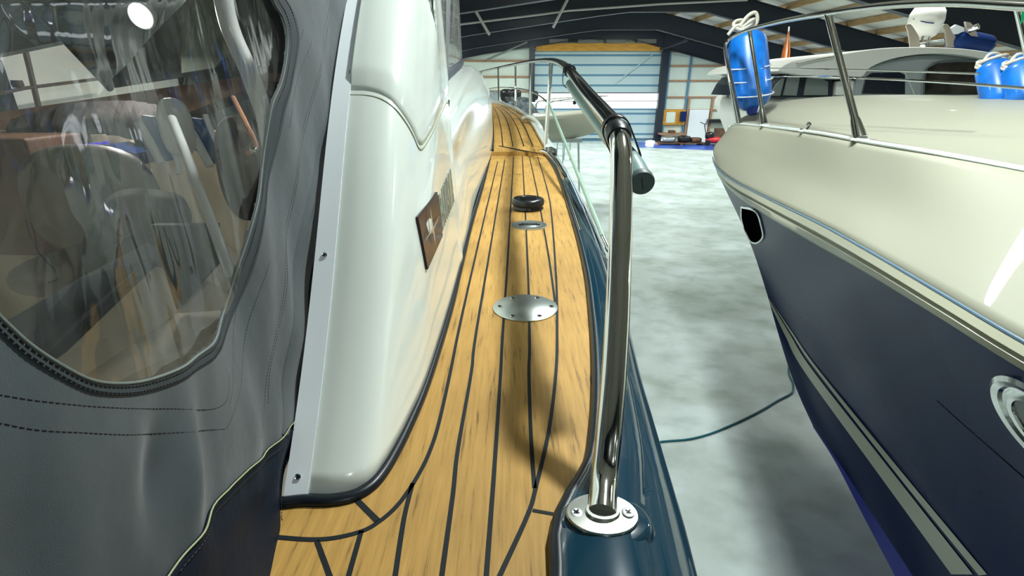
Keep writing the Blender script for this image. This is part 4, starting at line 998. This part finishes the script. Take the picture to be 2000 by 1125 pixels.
# ============================================================ SMALL BOATS AHEAD
def small_boat(c, L, head, m, label, outboard=None):
    t = thing('small_boat', (c[0], c[1], 0), label, 'boat'); f = Vector((math.cos(head), math.sin(head), 0)); s_ = Vector((-f.y, f.x, 0)); c = Vector(c)
    rows = []
    for k in range(17):
        u = -1+2*k/16; w = L*.17*(1-max(0, u)**2.5)*(1 if u < .98 else .05); sh = .12*max(0, u)**2*L*.25
        o_ = c+f*u*L/2
        half = [(-w, sh), (-w*1.02, sh-.06), (-w*.75, -.35+sh*.5), (-w*.3, -.6+.2*max(0,u)), (0, -.7+.35*max(0,u)**3)]
        rows.append([o_+s_*a+Vector((0,0,b)) for a, b in half]+[o_-s_*a+Vector((0,0,b)) for a, b in reversed(half[:-1])])
    mb = MB(); mb.grid(rows); mb.f.append(tuple(range(9))); mb.build('hull', m, t)
    rows2 = [[r[0], r[0].lerp(r[-1], .5)+Vector((0,0,.06)), r[-1]] for r in rows[7:]]; MB().grid(rows2).build('foredeck', m, t, solid=.01)
    w = L*.13; p0 = c+f*L*.02+Vector((0,0,.05)); MB().grid([[p0+s_*w-f*.3, p0+s_*w*.7+f*.3, p0-s_*w*.7+f*.3, p0-s_*w-f*.3], [p0+s_*w*.9-f*.5+Vector((0,0,.42)), p0+s_*w*.6+Vector((0,0,.42)), p0-s_*w*.6+Vector((0,0,.42)), p0-s_*w*.9-f*.5+Vector((0,0,.42))]]).build('windscreen', 'cabglass', t, smooth=False, solid=.01)
    mb = MB(); mb.tube(cr([c+s_*w+f*L*.1+Vector((0,0,.1)), c+s_*w+f*L*.15+Vector((0,0,.38)), c+f*L*.5+Vector((0,0,.5)), c-s_*w+f*L*.15+Vector((0,0,.38)), c-s_*w+f*L*.1+Vector((0,0,.1))], 6), .016, 8); mb.build('bow_rail', 'steel', t)
    if outboard:
        for d_ in outboard:
            q = c+f*(-L*.53)+s_*d_+Vector((0,0,.25)); 
            mo = blob('outboard_cowl', 'blackp', q, (.20, .15, .20), '', '', t, rot=head, pw=3.2)
            MB().box(tuple(q+Vector((-.07,-.07,-1.0))), tuple(q+Vector((.07,.07,-.1)))).build('outboard_leg', 'blackp', mo, bevel=.02)
    # trestle under the keel
    for u in (-.3, .25):
        q = c+f*u*L; z = q.z-.62; tr = MB().box((q.x-.5, q.y-.05, z-.1), (q.x+.5, q.y+.05, z)).build('trestle', 'steel2', t, smooth=False)
        for sx in (-.4, .4): MB().tube([(q.x+sx*1.3, q.y, 0), (q.x+sx, q.y, z-.05)], .03, 8).build('trestle_leg', 'steel2', tr)
    return t
small_boat(tuple(P(1020, 226, 14)), 4.8, .15, 'cream', 'cream small boat with bow pointing right, just beyond the fore deck rail')
small_boat(tuple(P(905, 200, 18.0)), 3.6, math.pi-.5, 'gel2', 'white speedboat with black outboards, behind the far stanchions of the fore deck', (-.3, .3))
small_boat(tuple(P(955, 200, 22)), 4.0, .4+math.pi, 'gel2', 'white boat with one black outboard, furthest of the small boats', (0,))
for i, (x, y, lab) in enumerate(((1093, 318, 'steel ladder trestle on the floor, left one beyond the guard wire'), (1107, 312, 'steel ladder trestle on the floor, right one beyond the guard wire'))):
    b = PZ(x, y, 0); tr = thing('ladder_trestle', b, lab, 'trestle', 'ladder trestles')
    for s_ in (-.14, .14): MB().tube([b+Vector((s_, 0, 0)), b+Vector((s_*.8, 0, 2.1-.1*i))], .022, 8).build('leg', mat('green_steel', (.16,.26,.26), .5), tr)
    for k in range(6): MB().tube([b+Vector((-.14, 0, .3+.33*k)), b+Vector((.14, 0, .3+.33*k))], .016, 6).build('rung', 'steel2', tr)
# cable on the floor
cb_px = [(1200,872),(1300,862),(1345,858),(1385,848),(1420,834),(1455,818),(1490,800),(1520,782),(1543,770),(1549,762),(1549,748),(1543,735),(1541,722),(1546,705),(1570,690)]
o = MB().tube(cr([PZ(x, y, .012) for x, y in cb_px], 6), .011, 8).build('electric_cable', 'cable'); tagit(o, 'teal electric cable snaking over the concrete floor between the boats', 'cable')
# boat stands under the two big boats
def stand(x, y, h, lab):
    s_ = thing('boat_stand', (x, y, 0), lab, 'stand', 'boat stands')
    mb = MB(); mb.box((x-.35, y-.35, 0), (x+.35, y-.27, .08)); mb.box((x-.35, y+.27, 0), (x+.35, y+.35, .08)); mb.box((x-.06, y-.35, .0), (x+.06, y+.35, .07)); mb.build('base', 'doorseam', s_, smooth=False)
    MB().tube([(x, y, .05), (x, y, h)], .04, 12).build('post', 'doorseam', s_); MB().box((x-.18, y-.1, h), (x+.18, y+.1, h+.05)).build('pad', 'timber', s_, smooth=False, bevel=.01)
for x, y in ((-1.45, 1.0), (-1.45, 5.0)): stand(x, y, .56, 'blue steel keel stand under the teak-decked boat')
for x, y in ((3.9, .8), (3.5, 2.2)): stand(x, y, .40, 'blue steel keel stand under the navy yacht')
# ============================================================ HALL
def struct(mb, name, m, parent=None, smooth=False, **k):
    o = mb.build(name, m, parent, smooth=smooth, **k)
    if not parent: o['kind'] = 'structure'
    return o
XL, XR, YF, YB = -9.0, 19.0, 33.5, -8.0
def zt(x): return 6.6-.04*(7-x) if x < 7 else 6.6-.24*(x-7)
def zb(x):
    if x < 7: return min(5.75, 4.98+.135*(x+1.6)) if x > -1.6 else 4.98-.18*(-1.6-x)
    return 5.75-.24*(x-7)
struct(MB().box((XL-.3, YB-.3, -.2), (XR+.3, YF+.3, 0)), 'floor', 'floor')
def at33(px, py): return PY(px, py, YF)
D0, D1 = at33(1041, 272), at33(1284, 275)
d_l, d_r, d_t = D0.x, D1.x, at33(1160, 100).z
wf = MB(); wf.prism([(XL, YF, 0), (d_l, YF, 0), (d_l, YF, d_t), (d_r, YF, d_t), (d_r, YF, 0), (XR, YF, 0), (XR, YF, zt(XR)+.15), (7, YF, zt(7)+.15), (XL, YF, zt(XL)+.15)], (0, .2, 0)); struct(wf, 'wall_far', 'wallp')
struct(MB().box((XL-.2, YB, 0), (XL, YF, zt(XL)+.15)), 'wall_left', 'wallw')
struct(MB().box((XR, YB, 0), (XR+.2, YF, zt(XR)+.15)), 'wall_right', 'wallp')
wb_ = MB(); wb_.prism([(XL, YB, 0), (XR, YB, 0), (XR, YB, zt(XR)+.15), (7, YB, zt(7)+.15), (XL, YB, zt(XL)+.15)], (0, -.2, 0)); struct(wb_, 'wall_back', 'wallp')
ce = MB()
for a, b in ((XL, 7), (7, XR)): ce.prism([(a, YB, zt(a)+.14), (b, YB, zt(b)+.14), (b, YB, zt(b)+.24), (a, YB, zt(a)+.24)], (0, YF-YB, 0))
struct(ce, 'ceiling', 'ceil')
tn = [0]
def trim(mb, m, **k):
    tn[0] += 1; return struct(mb, 'trim_%d' % tn[0], m, **k)
# purlins
x = XL+.6
while x < XR:
    trim(MB().box((x-.045, YB, zt(x)-.06), (x+.045, YF, zt(x)+.14)), 'purlin'); x += 1.15
# portal frames
for fy in (YB+1, -2.5, 3.6, 9.3, 15.0, 21.0, 27.5, YF-.35):
    xs = [XL+.02, XL+.5, -5, -1.6, 1, 3.2, 4.3, 7, 10, 13, 16, XR-.5, XR-.02]
    mb = MB(); web = [(x_, fy-.03, zt(x_)-.06) for x_ in xs]+[(x_, fy-.03, zb(x_)) for x_ in reversed(xs)]
    mb.prism(web, (0, .06, 0))
    for (fn, th) in ((zb, .03), (lambda q: zt(q)-.09, .03)):
        for a, b in zip(xs, xs[1:]): mb.prism([(a, fy-.13, fn(a)), (b, fy-.13, fn(b)), (b, fy-.13, fn(b)+th), (a, fy-.13, fn(a)+th)], (0, .26, 0))
    for xc in (XL+.02, XR-.42): mb.box((xc, fy-.12, 0), (xc+.4, fy+.12, zb(xc+.2)))
    trim(mb, 'dark')
# conduit and braces on the frame
lt = mat('pale_conduit', (.42, .42, .40), .5)
trim(MB().tube([PY(860, 54, 20.8), PY(905, 47, 20.8), PY(1060, 28, 20.8), PY(1110, 21, 20.8), PY(1290, 8, 20.8), PY(1460, 0, 20.8)], .035, 8), lt)
trim(MB().tube([PY(912, -8, 20.6), PY(956, 68, 20.6)], .05, 8), lt); trim(MB().tube([PY(1112, -8, 20.6), PY(1080, 54, 20.6)], .05, 8), lt)
# far wall girts, columns
for py in (30, 76, 119, 150, 178, 205): trim(MB().box((XL, YF-.10, at33(980, py).z-.05), (d_l-.25, YF, at33(980, py).z+.05)), 'timber')
for py in (38, 73, 101, 129, 158, 190, 215): trim(MB().box((d_r+.3, YF-.10, at33(1350, py).z-.05), (XR, YF, at33(1350, py).z+.05)), 'timber')
trim(MB().box((d_l, YF-.10, at33(1160, 62).z-.05), (d_r, YF, at33(1160, 62).z+.05)), 'timber')
for px, w in ((1038, .16), (1288, .2)):
    X = at33(px, 200).x; trim(MB().box((X-w, YF-.45, 0), (X+w, YF-.1, 6.3)), 'dark')
for px in (1345,): X = at33(px, 150).x; trim(MB().box((X-.05, YF-.14, 0), (X+.05, YF-.02, at33(px, 98).z)), 'doorseam')
for px in (1385, 1339): X = at33(px, 240).x; trim(MB().box((X-.06, YF-.16, 0), (X+.06, YF-.02, at33(px, 190).z)), 'timber')
a = at33(1043, 98); b = at33(1291, 80); 
trim(MB().box((d_l+.1, YF-.3, d_t), (d_r+.1, YF-.02, d_t+.42)), 'ply')
for px in (1090, 1145, 1200, 1260): X = at33(px, 85).x; trim(MB().box((X-.55, YF-.42, d_t+.40), (X+.55, YF-.1, d_t+.62)), mat('grey_motor_box', (.16,.15,.14), .6))
trim(MB().tube([PY(1030, 82, YF-.5), PY(950, 117, YF-.5)], .05, 6), mat('grey_brace', (.18,.22,.20), .5)); trim(MB().tube([PY(1290, 96, YF-.7), PY(1344, 78, YF-3)], .07, 6), 'dark')
trim(MB().tube([PY(1278, 104, YF-.3), PY(1205, 160, YF-.3)], .03, 6), 'doorpan')
trim(MB().box((d_r, YF-.2, 0), (d_r+.25, YF-.05, d_t)), 'doorseam')
# sectional door
door = MB().box((d_l, YF+.02, 0), (d_r, YF+.1, .10)).build('door_1', 'doorseam', smooth=False); door['kind'] = 'structure'
ys = [272, 262, 242, 222, 213, 182, 167, 147, 127, 108, 98]
zs = [max(.02, at33(1160, y).z) for y in ys]
for k in range(len(zs)-1):
    z0, z1 = zs[k], zs[k+1]
    if ys[k] == 213:
        for q in range(2): MB().box((d_l+.02, YF+.03, z0+(z1-z0)*q/2+.02), (d_r-.02, YF+.07, z0+(z1-z0)*(q+1)/2-.02)).build('window_pane', 'dayglass', door, smooth=False)
        continue
    MB().box((d_l+.02, YF+.0, z0+.045), (d_r-.02, YF+.08, z1-.045)).build('door_section', 'doorpan', door, smooth=False, bevel=.02)
    MB().box((d_l, YF-.01, z1-.05), (d_r, YF+.05, z1+.04)).build('section_seam', 'doorseam', door, smooth=False)
# person door
x0, x1 = at33(1343, 240).x, at33(1381, 240).x; pd_ = MB().box((x0, YF-.14, 0), (x1, YF-.06, at33(1360, 214).z)).build('door_2', 'gel2', smooth=False, bevel=.01); pd_['kind'] = 'structure'
MB().lathe((x1-.12, YF-.16, 1.05), (0, -1, 0), [(.04, -.01), (.04, .02), (.015, .03), (.015, .08)], 12).build('door_handle', 'blackp', pd_)
# painted floor strip
bf = MB(); bf.add([Vector((*PZ(x, y, .004).xy, .004)) for x, y in ((1243,277),(1395,281),(1560,284),(1560,296),(1402,294),(1330,291),(1243,288))], [tuple(range(7))]); o = bf.build('painted_strip', 'bluefloor', smooth=False); o['kind'] = 'structure'; o.name = 'trim_floor_strip'; 
# workshop corner by the far wall
def ybox(name, x0, y0, x1, y1, m, lab, cat, Yd=YF-.9, dep=.5, group=None, floor_=False, parent=None):
    a = PY(x0, y1, Yd); b = PY(x1, y0, Yd); z0 = 0 if floor_ else a.z
    o = MB().box((a.x, Yd, z0), (b.x, Yd+dep, b.z)).build(name, m, parent, smooth=False, bevel=.02)
    if not parent: tagit(o, lab, cat, group)
    return o
tbd = ybox('tool_board', 1293, 214, 1340, 244, 'ply', 'yellow plywood tool board on the far wall left of the white door', 'board', YF-.22, .08)
ybox('board_recess', 1300, 219, 1320, 240, 'wallp', '', '', YF-.25, .03, parent=tbd)
ybox('black_crate', 1329, 218, 1342, 237, 'navy', 'small black tray rack hung on the yellow tool board', 'rack', YF-.5, .25)
wbx = thing('workbench', (PY(1315, 270, YF-1).x, YF-1, 0), 'low timber workbench against the far wall left of the white door', 'workbench')
ybox('bench_top', 1290, 261, 1341, 264, 'timber', '', '', YF-1.1, .9, parent=wbx)
for px in (1292, 1338): ybox('leg', px, 264, px+3, 275, 'timber', '', '', YF-1.0, .1, parent=wbx, floor_=True)
ybox('cardboard_box', 1308, 255, 1320, 261, 'brown', 'small brown box on top of the low timber workbench', 'box', YF-1.0, .4)
mbp = thing('pallet', (PY(1320, 282, YF-2.5).x, YF-3.2, 0), 'wooden pallet on the blue painted floor by the far wall', 'pallet')
pz = PZ(1315, 284, 0)
for k in range(5): MB().box((pz.x-.9, pz.y+.22*k, .10), (pz.x+1.9, pz.y+.22*k+.14, .13)).build('deck_board', 'brown', mbp, smooth=False)
for k in range(3): MB().box((pz.x-.9+1.3*k, pz.y, 0), (pz.x-.75+1.3*k, pz.y+1.0, .10)).build('bearer', 'brown', mbp, smooth=False)
for k, (dx, w, h, m, lab) in enumerate(((-.6, .8, .32, 'steel2', 'grey metal parts heap on the pallet, left end'), (.4, .7, .38, 'blackp', 'black motor block on the pallet, in the middle'), (1.15, .6, .28, 'brown', 'brown wooden crate on the pallet, right end'))):
    o = blob('machine_part' if k < 2 else 'wooden_crate', m, (pz.x+dx+w/2, pz.y+.5, .13+h/2), (w/2, .3, h/2), lab, 'machine part' if k < 2 else 'crate', pw=4)
ybox('wall_shelf', 1384, 233, 1430, 240, 'blackp', 'long black wall shelf right of the white door', 'shelf', YF-.5, .4)
ybox('timber_cabinet', 1398, 252, 1425, 279, 'brown', 'brown wooden cabinet on the floor right of the white door', 'cabinet', YF-1.0, .6, floor_=True)
lm = thing('lawn_mower', tuple(PZ(1385, 284, 0)), 'red and black machine on the blue floor beside the brown cabinet', 'machine'); q = PZ(1385, 284, 0)
blob('body', 'red', q+Vector((.25, 0, .3)), (.5, .3, .18), '', '', lm); blob('engine', 'blackp', q+Vector((-.05, 0, .55)), (.25, .2, .22), '', '', lm)
for sx in (-.2, .55): MB().lathe(q+Vector((sx, -.3, .16)), (0, 1, 0), [(.16, 0), (.16, .08), (.05, .08)], 18).build('wheel', 'blackp', lm)
MB().tube([q+Vector((-.2, 0, .4)), q+Vector((-.45, 0, 1.2)), q+Vector((-.7, 0, 1.3))], .025, 8).build('handle', 'blackp', lm)
o = blob('floor_lamp_head', 'lamp', PZ(1270, 277, .1), (.28, .12, .08), 'bright white work light lying on the floor at right foot of the big door', 'lamp')
# left wall beams, seen through the clear window
WX = XL+.02
def PXp(px, py, X): r = ray(px, py); return CAM+r*(X/r.x)
for (y0, y1) in ((36, 70), (160, 176)):
    pass
za = PXp(30, 55, WX).z
trim(MB().box((XL, YB, za-.12), (XL+.15, YF, za+.12)), 'purlin')
zc = PXp(0, 185, WX).z
frm = thing('wall_frame', (PXp(35, 200, XL+.5).x, PXp(35, 200, XL+.5).y, 0), 'dark pipe frame standing before the white left wall, seen through the clear window', 'frame')
dk = mat('brown_pipe', (.07,.05,.045), .5)
p0 = PXp(28, 8, XL+.5); p1 = PXp(45, 208, XL+.5)
MB().tube([p0, Vector((p0.x, p1.y, 0))], .045, 8).build('upright', dk, frm)
MB().tube([PXp(-200, 200, XL+.5), PXp(0, 182, XL+.5), PXp(50, 172, XL+.5), PXp(210, 152, XL+.5)], .03, 8).build('cross_pipe', dk, frm)
MB().tube([PXp(-200, 20, XL+.5), PXp(80, 3, XL+.5)], .05, 8).build('top_pipe', dk, frm)
for y in (66, 164): MB().lathe(PXp(34 if y > 100 else 27, y, XL+.45), (0, 0, 1), [(.08, -.06), (.09, 0), (.08, .06)], 10).build('clamp', dk, frm)
# ============================================================ LAMPS
def lamp(x, y, z, lab, pw=260, sz=.5):
    t = thing('ceiling_lamp', (x, y, z), lab, 'lamp', 'hall ceiling lamps')
    MB().lathe((x, y, z), (0, 0, 1), [(sz*.42, 0), (sz*.45, .03), (sz*.3, .10), (sz*.12, .16), (sz*.1, .24)], 24).build('housing', 'blackp', t)
    MB().lathe((x, y, z-.012), (0, 0, 1), [(sz*.38, 0), (sz*.40, .008), (sz*.40, .014)], 24).build('diffuser', 'lamp', t)
    MB().tube([(x, y, z+.2), (x, y, zt(x)+.1)], .01, 6).build('cable', 'blackp', t)
    ld = bpy.data.lights.new('lamp_light', 'AREA'); ld.shape = 'DISK'; ld.size = sz*.8; ld.energy = pw; ld.color = (.93, 1, .97)
    lo = bpy.data.objects.new('lamp_light', ld); COL.objects.link(lo); lo.parent = t; lo.location = (0, 0, -.03)
    return t
lamp(1.15, 2.0, 5.5, 'round hall lamp hanging right above the camera boat', 300, .30)
for x in (-5.2, 1.3, 7.2, 13.5):
    for y, pos in ((-4.5, 'behind the camera'), (4.5, 'nearest ahead'), (10.1, 'second ahead'), (15.8, 'third ahead'), (21.8, 'fourth ahead'), (28.3, 'nearest the far wall')):
        z = zt(x)-.42
        row = {-5.2: 'leftmost row', 1.3: 'row over the camera boat', 7.2: 'row over the navy yacht', 13.5: 'rightmost row'}[x]
        e = {-4.5: 150, 4.5: 220, 10.1: 360, 15.8: 420, 21.8: 470, 28.3: 560}[y]
        if x > 5 and y < 6: e *= .6
        lamp(x, y, z, 'round hall lamp in the %s, %s' % (row, pos), e, .5)
cl = thing('cockpit_fill_lamp', PY(278, 30, 2.2), 'bright round lamp added under the canopy to brighten the cockpit, seen through the clear window', 'lamp')
c = PY(278, 30, 2.2); MB().lathe(c, (0, -1, -.3), [(.04, -.03), (.05, 0), (.046, .012)], 24).build('housing', 'gel2', cl); MB().lathe(c+Vector((0,-.012,-.004)), (0, -1, -.3), [(.038, 0), (.036, .006), (.0001, .012)], 24).build('diffuser', 'lamp', cl)  # lamp added at a bright spot to light up the dark cockpit
ld = bpy.data.lights.new('lamp_light', 'AREA'); ld.shape = 'DISK'; ld.size = .12; ld.energy = 15; lo = bpy.data.objects.new('lamp_light', ld); COL.objects.link(lo); lo.parent = cl; lo.location = (0, -.04, -.02); lo.rotation_euler = (math.radians(-50), 0, 0)
# world: faint cool fill
w = bpy.data.worlds.new('hall_air'); S.world = w; w.use_nodes = True
w.node_tree.nodes['Background'].inputs[0].default_value = (.6, .75, .85, 1); w.node_tree.nodes['Background'].inputs[1].default_value = .15
# ============================================================ CAMERA
cd = bpy.data.cameras.new('camera'); cam = bpy.data.objects.new('camera', cd); COL.objects.link(cam)
cd.sensor_fit = 'HORIZONTAL'; cd.sensor_width = 36; cd.lens = 36*F_PX/2000; cd.clip_start = .02; cd.clip_end = 200
cam.location = CAM; cam.rotation_euler = (math.pi/2-PITCH, 0, 0)
S.camera = cam
S.view_settings.view_transform = 'Standard'; S.view_settings.look = 'None'; S.view_settings.gamma = 1; S.view_settings.use_curve_mapping = False
S.view_settings.exposure = -.9
